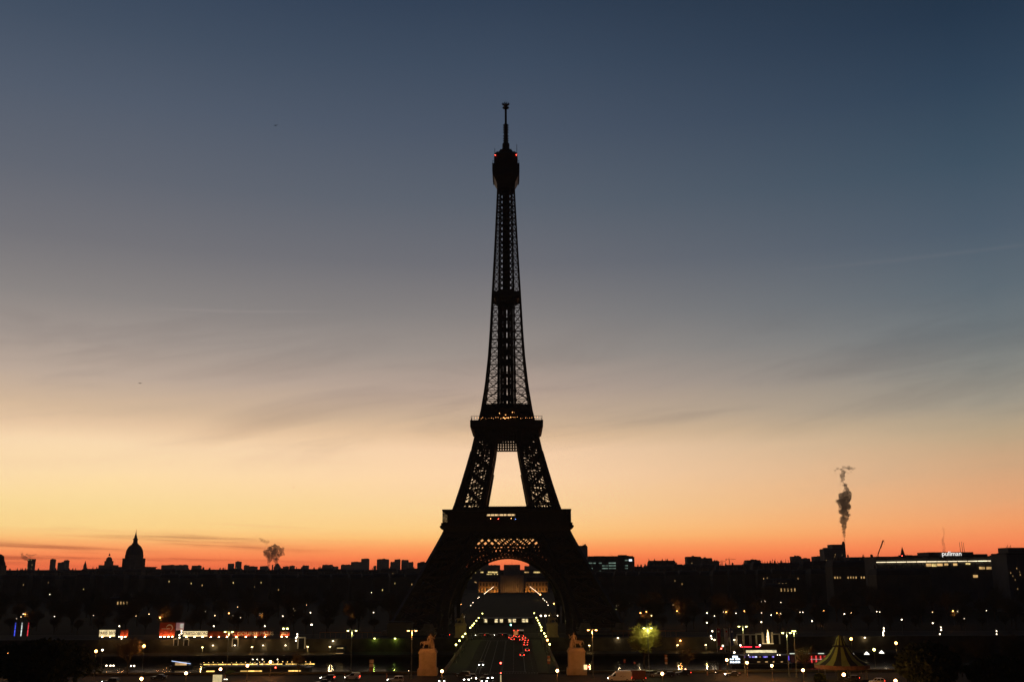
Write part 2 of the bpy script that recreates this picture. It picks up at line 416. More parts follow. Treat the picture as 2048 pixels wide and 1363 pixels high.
def spandrel(mb):
    # horizontal truss of lozenges, and the uprights between it and the arch
    zt, zb = 51.4, 44.8
    w0 = Iz(46)+1
    for z_, w in ((zt,1.0),(zb,1.1)): mb.beam(F(-w0-14,z_), F(w0+14,z_), .9, w)
    st = 3.9; n = int(2*(w0+14)/st)
    for i in range(-n//2-1, n//2+2):
        for sgn in (-1, 1):
            u0 = i*st; u1 = u0 + sgn*(zt-zb)*1.18
            if abs(u0) < w0+14 and abs(u1) < w0+14: mb.beam(F(u0,zb), F(u1,zt), 1.45, .5)
    k = -30
    while k <= 30:
        if abs(k) < RA+4:
            z0 = CZ + math.sqrt(max(0,(RA+4.2)**2 - k*k))
            if z0 < zb-.4: mb.beam(F(k,z0), F(k,zb), .8, .5)
            if abs(k) > 8 and z0 < zb-2:
                mb.beam(F(k,z0), F(k+2.0,zb), .6, .5); mb.beam(F(k+2.0,max(z0,1)), F(k,zb), .6, .5)
        k += 2.0
face4(spandrel, 'lattice_girder')
def frieze(mb):
    # closed frieze below the first gallery with its consoles
    mb.add([(-35.0,-35.0,51.4),(35.0,-35.0,51.4),(34.7,-34.7,52.8),(-34.7,-34.7,52.8),(-35.0,-35.0,55.6),(35.0,-35.0,55.6)], [(0,1,2,3),(3,2,5,4)])
    mb.add([(-33.6,-33.6,51.6),(33.6,-33.6,51.6),(33.6,-33.6,56),(-33.6,-33.6,56)], [(0,1,2,3)])
    mb.box(-35.9,35.9,-35.9,-34.5,55.5,57.3)
    for i in range(-17, 18):
        mb.box(i*2-.3,i*2+.3,-36.15,-35.3,54.2,55.9)
    mb.sphere((-35.9,-35.9,55.2),.75,8,5); 
face4(frieze, 'frieze')
mb = MB(); mb.box(-35.2,35.2,-35.2,-13,57.2,57.7); mb.box(-35.2,35.2,13,35.2,57.2,57.7); mb.box(-35.2,-13,-13,13,57.2,57.7); mb.box(13,35.2,-13,13,57.2,57.7)
mb.box(-33,33,-33,-30,52.2,56.5); mb.box(-33,33,30,33,52.2,56.5)
for a in range(-32, 33, 4): mb.beam((a,-33,54.6),(a,33,54.6),.5,3.6)
mb.build('platform', m_iron, TW)
def gallery(mb):
    mb.box(-35.4,35.4,-35.4,-29.5,63.8,64.6)                 # roof
    for i in range(-8, 9): mb.box(i*4.38-.15,i*4.38+.15,-35.2,-34.95,57.7,63.8)
    mb.box(-35.2,35.2,-35.25,-35.05,58.6,58.8); mb.box(-35.2,35.2,-35.25,-35.1,61.9,62.2)
    mb.box(-32.4,-12.6,-32.6,-32.3,57.7,63.8); mb.box(12.6,32.4,-32.6,-32.3,57.7,63.8)     # back wall either side of the pavilion
face4(gallery, 'gallery')
for a in range(4):
    mb = MB(); mb.box(-12.2,12.2,-31.6,-22,57.7,61.2)
    if a == 0:      # glazed hall on the river side: an open band one can see the sky through
        mb.box(-12.2,12.2,-31.6,-22,62.75,65.6); mb.box(4.6,12.4,-31.0,-22,61.2,62.75); mb.frust(12.8,5.2,65.6,12.0,4.6,66.4,0,-26.8)
        for u in (-12,-10.9,-8.9,-6.9,-4.9,-3.9,-1.8,.3,2.4,4.3): mb.box(u-.14,u+.14,-31.6,-31.2,61.2,62.75)
    else: mb.frust(12.8,5.2,61.2,12.0,4.6,63.6,0,-26.8)
    mb.rot(a*math.pi/2); mb.build('pavilion', m_iron, TW)
e_small = emat('deck_lamp', (1,.40,.12), 6); e_blue = emat('blue_lamp', (.15,.3,1), 4)
for x, z, m in ((-8.8,59.5,e_small),(-4.6,59.3,e_red),(2.5,59.6,e_small),(4.8,59.2,e_blue)):
    mb = MB(); mb.sphere((x,-35.5,z),.2,8,5); mb.build('lamp', m, TW)
# girder grid under the second platform
def grid2(mb):
    y = -(Wz(104)-1.2); u0 = 8.0
    for z_ in (102.9,104.5,106.1,107.7): mb.box(-u0,u0,y-.3,y+.3,z_-.48,z_+.42)
    for i in range(-5, 6): mb.box(i*1.55-.52,i*1.55+.52,y-.25,y+.35,102.5,111)
    mb.box(-18.2,18.2,-18.2,-17.2,108.6,111.2)
    mb.box(-12,-6,y-.3,y+.3,103.2,111); mb.box(6,12,y-.3,y+.3,103.2,111)
face4(grid2, 'girder_grid')
def gal2(mb):
    mb.add([(-19.4,-19.4,111),(19.4,-19.4,111),(20.9,-20.9,112.2),(-20.9,-20.9,112.2),(-21.0,-21.0,116.0),(21.0,-21.0,116.0)], [(0,1,2,3),(3,2,5,4)])
    for i in range(-9, 10): mb.add([(i*2.1-.25,-18.2,109.6),(i*2.1+.25,-18.2,109.6),(i*2.1+.25,-20.6,112),(i*2.1-.25,-20.6,112)],[(0,1,2,3)])
    for i in range(-14, 15): mb.box(i*1.42-.06,i*1.42+.06,-20.5,-20.4,116,118.3)
    mb.box(-20.5,20.5,-20.55,-20.4,118.2,118.4); mb.box(-20.5,20.5,-20.5,-20.4,117.0,117.1)
face4(gal2, 'gallery')
mb = MB(); mb.box(-20.8,20.8,-20.8,20.8,115.4,116.0); mb.box(-18.5,18.5,-18.5,18.5,111,111.6)
mb.build('platform', m_iron, TW)
mb = MB(); mb.box(-12.5,12.5,-12.8,12.8,116,119.6); mb.frust(14.2,14.2,119.6,14.0,14.0,120.4); mb.box(-10.5,10.5,-10.5,10.5,120.4,124.2); mb.frust(11.5,11.5,124.2,8.6,8.6,127.6)
mb.box(-14.2,-9,-13,-9,120,126.6); mb.box(9,14.2,-13,-9,120,126.6)
mb.build('pavilion', m_iron, TW)
# warm lamps of the second platform
rl_ = random.Random(3)
for i in range(26):
    u = -17.5 + 35*i/25 + rl_.uniform(-.5,.5)
    big = abs(u) < 3.2
    mb = MB(); mb.sphere((u,-20.0,116.9+rl_.uniform(0,.9)), .22 if big else .11, 8, 5); mb.build('lamp', e_small, TW)
for u, z in ((-4.8,121.4),(-3.9,122.6),(3.4,121.4),(4.4,121.2),(-.6,119.9),(-4.2,120.9),(.2,118.2),(1.2,118.0),(-1.2,118.1),(5.1,123.2),(-5.4,123.6)):
    mb = MB(); mb.sphere((u,-14.6,z), .19, 8, 5); mb.build('lamp', e_small, TW)
# intermediate platform
mb = MB(); mb.frust(8.9,8.9,193,8.9,8.9,194); mb.box(-8.7,8.7,-8.7,8.7,194,196.2); mb.box(-5.0,5.0,-8.4,8.4,196.2,197.6); mb.frust(6.6,6.6,191.4,7.6,7.6,193)
mb.build('platform', m_iron, TW)
# summit
mb = MB()
mb.frust(5.5,5.5,264,5.7,5.7,267); mb.frust(5.7,5.7,267,7.6,7.6,271.2); mb.frust(8.15,8.15,271.2,8.5,8.5,274); mb.frust(8.5,8.5,274,8.5,8.5,279)
mb.build('platform', m_iron, TW)
mb = MB()
for a in range(4):
    s0 = len(mb.v)
    for i in range(-7, 8): mb.box(i*1.14-.05,i*1.14+.05,-8.3,-8.2,279,281.0)
    mb.box(-8.3,8.3,-8.3,-8.2,280.5,280.65)
    mb.rot(a*math.pi/2, s0)
mb.build('railing', m_iron, TW)
mb = MB()
mb.box(-7.4,7.4,-7.4,7.4,279,283.2); mb.frust(7.4,7.4,283.2,7.0,7.0,286); mb.frust(7.2,7.2,286,5.6,5.6,288); mb.frust(4.6,4.6,288,3.4,3.4,290.6); mb.lathe([(3.4,290),(2.9,291.5),(2.3,292.2),(2.25,295.6),(1.6,296.4)],14)
mb.build('summit_cabin', m_iron, TW)
rs = random.Random(11)
for i in range(22):
    a = rs.uniform(0, 2*math.pi); r = rs.uniform(3.6, 6.9); h = rs.uniform(1.2, 3.4)
    x, y = max(-6.9,min(6.9,r*1.25*math.cos(a))), max(-6.9,min(6.9,r*1.25*math.sin(a)))
    mb = MB(); zb = 286.2 if max(abs(x),abs(y)) > 5.4 else 287.6
    mb.tube((x,y,zb-.6),(x,y,zb+h),.12,.1,6)
    if i % 2: mb.box(x-.25,x+.25,y-.2,y+.2,zb+h*.4,zb+h*.95)
    mb.build('antenna', m_iron, TW)
for x in (-6.9, 6.9): MB().tube((x,-6.9,285.5),(x,-6.9,292.2 if x > 0 else 289.6),.2,.16,6).build('antenna', m_iron, TW)
mb = MB(); mb.lathe([(1.3,295.5),(1.2,309),(.72,309.4),(.68,321.5)],12)
for z_ in (297.6,299.2,301.0,303.4,305.2,306.8,308.4):
    for a in range(4):
        s0 = len(mb.v); mb.box(.9,1.75,-.35,.35,z_-.35,z_+.35); mb.rot(a*math.pi/2, s0)
mb.build('mast', m_iron, TW)
mb = MB()
for i in range(10):
    a = 2*math.pi*i/10; c, s = math.cos(a), math.sin(a)
    mb.beam((.5*c,.5*s,319.6),(2.1*c,2.1*s,320.6),.45); mb.beam((.5*c,.5*s,321.8),(2.5*c,2.5*s,323.2),.45)
mb.lathe([(.7,320),(1.3,321.6),(1.35,322.6),(.5,323.4)],10); mb.tube((0,0,323),(0,0,326),.07,.05,5); mb.tube((-.8,0,322.4),(-.8,0,325),.06,.05,5); mb.tube((.8,0,322.4),(.8,0,325),.06,.05,5)
mb.build('aerial_crown', m_iron, TW)
for x in (-6.6, 6.6):
    mb = MB(); mb.sphere((x,-7.6,284.8),.26,10,6); mb.build('beacon', e_red, TW)
# ------------------------------------------------------------------ terrain, river, roads
def gr(y): return interp([(-500,0),(700,0),(1400,5),(3000,14),(6000,16),(14000,16)], y)
def sheet(name, xs, ys, zf, m, kind='structure'):
    mb = MB(); n = len(xs)
    for y in ys:
        for x in xs: mb.v.append((x, y, zf(x, y)))
    for j in range(len(ys)-1):
        for i in range(n-1): mb.f.append((j*n+i, j*n+i+1, (j+1)*n+i+1, (j+1)*n+i))
    return tag(mb.build(name, m, None), None, None, None, kind)
XS = [-9000,-3000,-1200,-600,-300,-150,0,150,300,600,1200,3000,9000]
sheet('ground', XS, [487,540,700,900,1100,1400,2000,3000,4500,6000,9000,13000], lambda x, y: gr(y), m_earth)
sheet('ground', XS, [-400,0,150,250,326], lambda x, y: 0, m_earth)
m_water = mat('river_water', (.008,.011,.013), .10, 0, .2, .02, 0, .35)
_t = m_water.node_tree; _b = _t.nodes['Principled BSDF']; _n = _t.nodes.new('ShaderNodeTexNoise'); _n.inputs['Scale'].default_value = .5; _n.inputs['Detail'].default_value = 4
_c = _t.nodes.new('ShaderNodeTexCoord'); _t.links.new(_c.outputs['Object'], _n.inputs['Vector'])
_p = _t.nodes.new('ShaderNodeBump'); _p.inputs['Strength'].default_value = .22; _p.inputs['Distance'].default_value = .25; _t.links.new(_n.outputs[0], _p.inputs['Height']); _t.links.new(_p.outputs[0], _b.inputs['Normal'])
sheet('river', XS, [330,380,430,490], lambda x, y: -7.0, m_water)
sheet('road', [-400,-60,60,400], [262,285,310,321.5], lambda x, y: .004, m_asph)                       # right bank quay road
sheet('road', [-600,-100,100,600], [505,520,534], lambda x, y: .004, m_asph)                          # left bank quay road
sheet('pavement', [-600,-100,100,600], [534,538,542], lambda x, y: .12, m_pave)
sheet('lawn', [-36,-12,12,36], [720,850,1000,1200,1380], lambda x, y: gr(y)+.06, m_grass)
for a, b in ((-58,-38),(38,58)): sheet('path', [a,b], [690,850,1000,1200,1390], lambda x, y: gr(y)+.03, m_gravel)
sheet('path', [-90,90], [1382,1400,1412], lambda x, y: gr(y)+.05, m_gravel)
# quay walls of the left bank, with the low port in front
def wall(name, label, x0, x1, y0, y1, z0, z1, m, coping=True):
    w = thing(name, label, 'wall', ((x0+x1)/2, (y0+y1)/2, z0))
    a = (x1-x0)/2; b = (y1-y0)/2; h = z1-z0
    MB().box(-a,a,-b,b,0,h).build('wall_face', m, w)
    if coping: MB().box(-a-.003,a+.003,-b-.15,b+.15,h,h+.35).build('coping', m, w)
    return w
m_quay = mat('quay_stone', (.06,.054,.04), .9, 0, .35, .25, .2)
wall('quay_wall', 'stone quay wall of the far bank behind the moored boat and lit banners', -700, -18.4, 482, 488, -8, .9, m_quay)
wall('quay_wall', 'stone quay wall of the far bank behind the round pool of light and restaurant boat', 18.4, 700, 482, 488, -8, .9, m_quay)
wall('embankment_wall', 'low parapet wall along the near bank beside the small white van', -400, -18.4, 326, 328, -8, .25, m_quay)
wall('embankment_wall', 'low parapet wall along the near bank behind the lit white delivery van', 18.4, 400, 326, 328, -8, .25, m_quay)
sheet('quayside', [-700,-300,-18.6], [462,472,482], lambda x, y: -4.6, m_pave); sheet('quayside', [18.6,300,700], [462,472,482], lambda x, y: -4.6, m_pave)
# ------------------------------------------------------------------ the bridge
BR = thing('stone_bridge', 'wide road bridge with lamp rows and cars crossing to the tower', 'bridge', (0,408,0))
mb = MB(); mb.box(-18.2,18.2,-82,79,-1.2,-.02); mb.build('deck', m_stone_d, BR)
for sx in (-1,1):
    mb = MB(); mb.box(sx*17.9-.3,sx*17.9+.3,-76,76,0,1.0)
    for i in range(-38,39): mb.box(sx*17.9-.36,sx*17.9+.36,i*2-.12,i*2+.12,0,1.06)
    mb.build('parapet', m_stone_d, BR)
for i in range(5):
    pts = []; w = 30.0; c = -62+i*31
    out = [(c-15.5,-8),(c-13.4,-8)] + [(c+13.4*math.cos(math.pi*(1-t/10)), -7.4+5.4*math.sin(math.pi*t/10)) for t in range(11)] + [(c+13.4,-8),(c+15.5,-8),(c+15.5,-1.2),(c-15.5,-1.2)]
    mb = MB(); mb.prism(out, -17.6, 17.6); mb.v = [(y, x, z) for x, y, z in mb.v]; mb.build('arch', m_stone_d, BR)
sheet('road', [-11.4,0,11.4], [321.5,360,408,460,505], lambda x, y: .008, m_asph)
for a, b in ((-17.6,-11.4),(11.4,17.6)):
    mb = MB(); mb.box(a,b,325,488,.0,.14); tag(mb.build('pavement', m_pave), kind='structure')
# painted lane lines and dashed crossings
mb = MB()
for x in (-8.2,-7.0,-3.7,7.4): mb.box(x-.07,x+.07,329,482,.008,.012)
for x in (-.18,.18): mb.box(x-.06,x+.06,329,482,.008,.0121)
y = 330
while y < 480:
    mb.box(3.62,3.74,y,y+3,.008,.0122); mb.box(9.9,10.02,y,y+1.2,.008,.0122); y += 6 if y % 2 else 5
for i in range(-13,14): mb.box(i*.86-.22,i*.86+.22,326.4,327.4,.008,.0123)
for i in range(-13,14): mb.box(i*.86-.22,i*.86+.22,484,485,.008,.0123)
mb.box(-7.8,0,480,480.5,.008,.0124); mb.box(0,7.8,332,332.5,.008,.0124)
tag(mb.build('road_markings', m_paint), kind='structure')
# ------------------------------------------------------------------ buildings
WIN = {'w': e_winw, 'y': e_winy, 'g': e_wing}
def lit(parent, x0, x1, z, h, y, m, n=None):
    """one lit window panel on the camera side of a building"""
    mb = MB(); mb.box(x0, x1, y-.12, y-.04, z, z+h)
    return mb.build('window', m, parent)
def block(name, label, cat, x0, x1, y, depth, top, m=m_conc, roof='flat', group=None, wins=(), seed=0, base=None, bands=True):
    r = random.Random(seed); z0 = gr(y) if base is None else base
    cx = (x0+x1)/2; a = (x1-x0)/2; h = top - z0
    o = thing(name, label, cat, (cx, y+depth/2, z0), 0, group)
    b = depth/2
    hw = h*(.86 if roof == 'mansard' else (.94 if roof == 'flat' else 1))
    mb = MB(); mb.box(-a,a,-b,b,0,hw)
    fl = 3.2; k = 1
    if bands:
        while k*fl*2 < hw-2 and k < 14:
            mb.box(-a-.25,a+.25,-b-.25,b+.25,k*fl*2-.25,k*fl*2+.15); k += 1
        n = max(2, int(a*2/7))
        for i in range(n+1):
            x = -a + 2*a*i/n; mb.box(x-.35,x+.35,-b-.35,-b,0,hw-.1)
    mb.box(-a-.5,a+.5,-b-.5,b+.5,hw-.6,hw)
    mb.build('wall', m, o)
    if roof == 'mansard':
        mb = MB(); mb.frust(a,b,hw,a-.9,b-1.6,h*.965); mb.frust(a-.9,b-1.6,h*.965,a-1.6,max(.3,b-5.5),h)
        rf = mb.build('roof', m_zinc, o)
        for i in range(max(2,int(a/3))):
            x = r.uniform(-a*.95,a*.95); w = r.uniform(.4,1.2); mb = MB(); mb.box(x-w,x+w,-.6,.6,h*.9,h+r.uniform(.8,2.4))
            for q in (-.5,0,.5): mb.tube((x+q*w,0,h),(x+q*w,0,h+2.9),.18,.18,6)
            mb.build('chimney', m_stone_d, rf)
    elif roof == 'flat':
        mb = MB(); mb.box(-a*.97,a*.97,-b*.97,b*.97,hw,hw+h*.025)
        for i in range(2 + int(a/14)):
            x = r.uniform(-a*.7,a*.7); w = r.uniform(.06,.22)*a; mb.box(x-w,x+w,-b*.5,b*.5,hw,hw+h*r.uniform(.03,.06))
        mb.tube((a*r.uniform(-.6,.6),0,hw),(a*r.uniform(-.1,.1),0,h*1.03),.15,.1,5)
        mb.build('roof', m_zinc, o)
    elif roof == 'step':
        mb = MB(); mb.box(-a*.97,a*.97,-b*.97,b*.97,hw,hw+.6); mb.build('roof', m_zinc, o)
    for (u0, u1, v, vh, mk) in wins:
        lit(o, -a+2*a*u0, -a+2*a*u1, v*h, vh, -b-(.3 if bands else 0)-.05, WIN[mk])
    return o
def pxblock(name, label, cat, px0, px1, pyt, Y, depth=None, **kw):
    p = gy(px0, pyt, Y); q = gy(px1, pyt, Y)
    return block(name, label, cat, p.x, q.x, Y, depth or min(40,(q.x-p.x)), (p.z+q.z)/2, **kw)
G_SKY = 'tower blocks on the far skyline'
def spots(n, seed, mk='w', u=(.05,.95), v=(.2,.9), s=1.0):
    r = random.Random(seed); return [(a, a+.02*s, r.uniform(*v), 2.2*s, mk) for a in [r.uniform(*u) for _ in range(n)]]
FAR = [
 ('apartment_tower','slim dark tower with a wider foot, alone on the skyline left of the dome',101,109,1116,3600,{}),
 ('office_block','low stepped dark block, its taller half on the right, left of the domes',116,128,1122.5,3200,{}),
 ('apartment_block','narrow taller half of the stepped block left of the domes',128.2,136,1118,3240,{}),
 ('apartment_block','first low flat block right of the great dome',323,345,1128,3300,{}),
 ('apartment_block','second low flat block right of the great dome, in the middle of three',352,371,1128,3380,{}),
 ('apartment_block','third low flat block right of the great dome, the narrowest',384,399,1129,3460,{}),
 ('apartment_tower','small square block left of the slim lit tower near the smoke cloud',456,466,1125,4200,{}),
 ('apartment_tower','slim tower with a lit window row left of the grey smoke cloud',471,481,1121,4100,dict(wins=[(.05,.3,.45,3,'y'),(.05,.25,.6,3,'y'),(.05,.3,.3,3,'w')])),
 ('apartment_block','low block left of the smoke cloud, higher of a touching pair',488,497,1128.5,4000,{}),
 ('apartment_block','low long block left of the smoke cloud, lower of a touching pair',497.3,512,1131,4000,{}),
 ('apartment_block','low block directly below the left edge of the smoke cloud',520,534,1130.5,4300,{}),
 ('apartment_block','little low block right of the smoking chimney hall',566,576,1131,4300,{}),
 ('apartment_tower','small round shouldered block, second to the right of the smoke cloud',579,588,1129.6,4350,{}),
 ('apartment_tower','small lone block midway between the smoke cloud and the tower cluster',605,616,1129,4250,{}),
 ('apartment_block','low wide block at the left end of the tower cluster',645,663,1127.5,4300,{}),
 ('apartment_block','lowest wide block at the left end of the tower cluster',663.4,675,1131,4320,{}),
 ('apartment_block','low broad block before the first tall pair of the cluster',682,702,1127.5,4100,{}),
 ('apartment_block','long mid-height block joined to the left of the first tall tower',702.3,722.5,1121.5,4100,{}),
 ('apartment_tower','first tall tower of the cluster, rising above its long neighbour',722.8,737,1115,4080,{}),
 ('apartment_block','tiny low block in the gap of the tower cluster',747,752,1130,4200,{}),
 ('apartment_tower','wide tall slab tower in the middle of the cluster',754,776,1116,4000,{}),
 ('apartment_tower','shorter tower squeezed left of two equal tall ones',781,789,1121.6,4050,{}),
 ('apartment_tower','left one of two equal tall towers in the cluster',789.2,800,1116.5,4020,{}),
 ('apartment_tower','right one of two equal tall towers in the cluster',803,816,1117.4,4010,{}),
 ('apartment_block','shorter tower against the right side of the tall tower cluster',816.2,826,1122,4030,{}),
 ('office_tower','tall bluish tower behind the left side of the arch',938,976.5,1121,2600,dict(wins=spots(5,3,'w',(.05,.9),(.45,.85),.6))),
 ('apartment_slab','long slab with ragged roof seen under the arch, left of the draped pavilion',976.8,1000,1128,2700,dict(wins=spots(4,5,'w',(.2,.9),(.3,.8),.5))),
 ('apartment_slab','low slab seen under the arch, right of the draped pavilion',1049,1058,1130,2750,dict(wins=spots(2,6,'y',(.5,.9),(.55,.7),.6))),
 ('office_tower','tall dark tower filling the right side of the arch opening',1058.3,1110,1119,2500,dict(wins=spots(3,8,'w',(.2,.9),(.3,.7),.5))),
 ('residential_tower','tall square tower with rooftop masts just right of the iron tower leg',1158,1174.5,1087,1500,{}),
 ('apartment_block','pair block right of the greenish slab, tall with two lit windows',1374,1402,1110,1700,dict(wins=[(.55,.63,.42,2,'y'),(.1,.14,.6,1.2,'w'),(.3,.34,.75,1.2,'w')])),
 ('apartment_block','dark block with a stepped right end beside the small cranes',1404,1424,1113,1750,{}),
 ('apartment_block','lower step of the dark block beside the small cranes',1424.3,1438,1119,1760,{}),
 ('apartment_block','plain dark square block left of the row of poplars',1494,1521,1117,1500,{}),
 ('apartment_block','hazy block right of the poplars, flat topped',1584,1602,1110,2300,{}),
 ('apartment_block','hazy block with a sloping right shoulder, right of the poplars',1602.4,1620,1114,2350,{}),
 ('apartment_block','hazy block immediately left of the tall smoking block',1628,1648,1110,2200,{}),
]
for i, (nm, lb, a, b, t, Y, kw) in enumerate(FAR):
    pxblock(nm, lb, 'building', a, b, t, Y, group=G_SKY, seed=100+i, **kw)
# the tall stepped block with the smoking chimney
o = pxblock('stepped_tower', 'tall stepped residential block with a chimney trailing dark smoke', 'building', 1648, 1690, 1094, 1900, 30, seed=5, wins=spots(9,9,'w',(.05,.95),(.4,.95),.7))
p = gy(1664,1088,1900); q = gy(1690,1088,1900); c = o.location
MB().box(p.x-c.x,q.x-c.x,-14.5,14.5,(gy(1670,1094,1900).z-c.z)*.94,p.z-c.z).build('upper_storeys', m_conc, o)
p1 = gy(1689,1084,1900); MB().lathe([(3.2,p.z-c.z-30),(3.0,p1.z-c.z-2),(2.0,p1.z-c.z+.8),(1.9,p1.z-c.z+2)],14,(p1.x-c.x,-8,0)).build('chimney', m_conc, o)
P_SMOKE_R = Vector((p1.x, 1900-8+15, p1.z+2))
# long slab with greenish office light
o = pxblock('office_slab', 'long flat office slab with rows of greenish lit windows, right of the iron tower', 'building', 1175, 1268, 1108.5, 1350, 26, seed=15)
c = o.location; a = (gy(1268,1108,1350).x-gy(1175,1108,1350).x)/2; h = gy(1220,1108.5,1350).z-c.z
r = random.Random(4)
for fl in range(5):
    z = h*.9 - 3.4*fl - 3
    segs = [(.02,.10),(.12,.17),(.24,.30),(.31,.43),(.45,.60),(.80,.86)] if fl < 4 else [(.24,.30),(.45,.6)]
    for s0, s1 in segs:
        if r.random() < .40: continue
        lit(o, -a+2*a*s0, -a+2*a*s1, z, 1.3, -13.4, WIN['g'])
lit(o, a-7, a-3, h*.83, 2.4, -13.45, emat('roof_sign_white',(.8,.9,1),1.6)); lit(o, a*.86, a*.93, h*.17, 3, -13.4, WIN['w'])
# long low-roofed hall and the block behind the left leg
o = pxblock('office_block', 'office block with rooftop masts and rows of lit windows behind the left tower leg', 'building', 835, 859, 1122, 1700, 26, seed=25)
o = pxblock('office_block', 'wide lower office block with many small lit windows behind the left tower leg', 'building', 812, 900, 1134, 1500, 26, seed=26, wins=[(u, u+.02, v, 1.2, 'w') for v in (.3,.42,.54,.66,.78) for u in [ .05+.06*i for i in range(15)] if random.Random(int(u*1000)+int(v*77)).random() < .42])
pxblock('museum_hall', 'long low dark hall with a shallow roof right of the greenish slab', 'building', 1298, 1352, 1120, 1500, 24, seed=31, roof='mansard')
pxblock('hall_building', 'low dark building beyond the spire, left of the hotel', 'building', 1793, 1850, 1108.5, 1200, 24, seed=33)
# the left edge monument-like roof and the round chimney tower
p = gy(5,1108,1500); o = thing('bell_tower', 'dark round-topped tower cut by the left edge of the picture', 'tower', (p.x-6,1500,gr(1500)))
h = p.z-gr(1500)
mb = MB(); mb.box(-10,10,-8,8,0,h*.72); mb.build('wall', m_facade, o); MB().lathe([(11,h*.72),(11,h*.76),(9,h*.84),(8,h*.95),(4.5,h),(.4,h*1.02)],16).build('dome', m_zinc, o)
p = gy(64,1117,3000); o = thing('round_tower', 'round tower with lit windows under a puff of smoke at far left', 'tower', (p.x,3000,gr(3000)))
h = p.z-gr(3000)
MB().lathe([(10.5,0),(10.5,h*.9),(11,h*.9),(11,h),(9.5,h),(9.5,h*.98)],24).build('wall', m_conc, o)
for k, (u, v) in enumerate(((-4,.94),(3,.94),(6,.72),(-7,.6),(5,.55),(6.5,.4),(-3,.3),(4,.2))): lit(o, u-1.3, u+1.3, h*v, 2.0, -math.sqrt(110-u*u)-.4, WIN['y'] if k < 2 else WIN['w'])
P_SMOKE_L = Vector((p.x-8, 3000, p.z))
# domes
def domed(name, label, px, pyt, pxl, pxr, py_base, Y, drum_frac=.42):
    c = gy(px, py_base, Y); l = gy(pxl, py_base, Y); rr_ = gy(pxr, py_base, Y); top = gy(px, pyt, Y).z
    rad = (rr_.x-l.x)/2; o = thing(name, label, 'church', (c.x, Y, gr(Y)))
    return o, rad, c.z-gr(Y), top-gr(Y)
o, rad, zb, zt = domed('domed_church', 'great dark dome with lantern and tall spire on the left skyline', 267, 1059, 246, 288, 1130, 2000)
D = zt - zb
mb = MB(); mb.frust(rad*1.6,rad*1.6,0,rad*1.6,rad*1.6,zb-4); mb.frust(rad*1.7,rad*1.7,zb-4,rad*1.7,rad*1.7,zb-2.6); mb.build('wall', m_facade, o)
mb = MB(); mb.lathe([(rad*.99,zb-5),(rad*.99,zb+D*.02),(rad*1.0,zb+D*.16),(rad*1.03,zb+D*.17),(rad*.84,zb+D*.20),(rad*.83,zb+D*.30)],28)
for i in range(16):
    a = 2*math.pi*i/16; mb.tube((rad*.97*math.cos(a),rad*.97*math.sin(a),zb-4),(rad*.97*math.cos(a),rad*.97*math.sin(a),zb+D*.2),rad*.07,rad*.06,6)
mb.build('drum', m_facade, o)
MB().lathe([(rad*.83,zb+D*.29)]+[(rad*.80*math.cos(R(a)), zb+D*.30+rad*1.05*math.sin(R(a))) for a in range(0,81,8)]+[(rad*.15,zb+D*.62)],32,flute=.012).build('dome', m_zinc, o)
z1 = zb+D*.59
MB().lathe([(rad*.3,z1),(rad*.3,z1+D*.03),(rad*.22,z1+D*.035),(rad*.2,z1+D*.13),(rad*.25,z1+D*.135),(rad*.15,z1+D*.18),(rad*.08,z1+D*.26),(rad*.02,z1+D*.36),(rad*.012,zt-gr(2000)*0)],12).build('lantern', m_zinc, o)
mb = MB(); mb.tube((0,0,zt-3),(0,0,zt+1.5),.25,.1,5); mb.beam((-1,0,zt),(1,0,zt),.3); mb.build('cross', m_zinc, o)
o, rad, zb, zt = domed('domed_mausoleum', 'smaller distant dome with a ring of columns left of the great dome', 217.5, 1104.5, 209, 226, 1128, 3600)
D = zt - zb
mb = MB(); mb.frust(rad*1.8,rad*1.4,0,rad*1.8,rad*1.4,zb-2); mb.build('wall', m_facade, o)
mb = MB(); mb.lathe([(rad,zb-3),(rad,zb+D*.02),(rad*.72,zb+D*.03),(rad*.72,zb+D*.27)],24)
for i in range(20):
    a = 2*math.pi*i/20; mb.tube((rad*.93*math.cos(a),rad*.93*math.sin(a),zb),(rad*.93*math.cos(a),rad*.93*math.sin(a),zb+D*.24),rad*.07,rad*.06,6)
mb.lathe([(rad*1.02,zb+D*.24),(rad*1.02,zb+D*.29),(rad*.75,zb+D*.30)],24); mb.build('drum', m_facade, o)
MB().lathe([(rad*.72,zb+D*.29)]+[(rad*.70*math.cos(R(a)), zb+D*.36+rad*.82*math.sin(R(a))) for a in range(0,79,8)],24).build('dome', m_zinc, o)
MB().lathe([(rad*.2,zb+D*.72),(rad*.17,zb+D*.85),(rad*.05,zb+D*.93),(rad*.03,zt)],10).build('lantern', m_facade, o)
def spire(label, px, pyt, w, Y):
    p = gy(px, pyt, Y); z0 = gr(Y); h = p.z-z0; o = thing('church_spire', label, 'church', (p.x, Y, z0))
    MB().box(-w,w,-w,w,0,h*.72).build('wall', m_facade, o)
    mb = MB(); mb.frust(w*1.05,w*1.05,h*.72,.15,.15,h); mb.frust(w*.25,w*.25,h*.7,.05,.05,h*.84,w*.8,w*.8); mb.frust(w*.25,w*.25,h*.7,.05,.05,h*.84,-w*.8,-w*.8); mb.build('roof', m_zinc, o)
    return o
spire('tiny church spire between the stepped block and the small dome', 171, 1120.5, 3.5, 3000)
o = spire('pointed church spire with a red light left of the hotel', 1804, 1093, 3.0, 1150)
mb = MB(); mb.sphere((-2,-3.4,(gy(1803,1111,1150).z-gr(1150))),.45,8,5); mb.build('beacon', e_red, o)
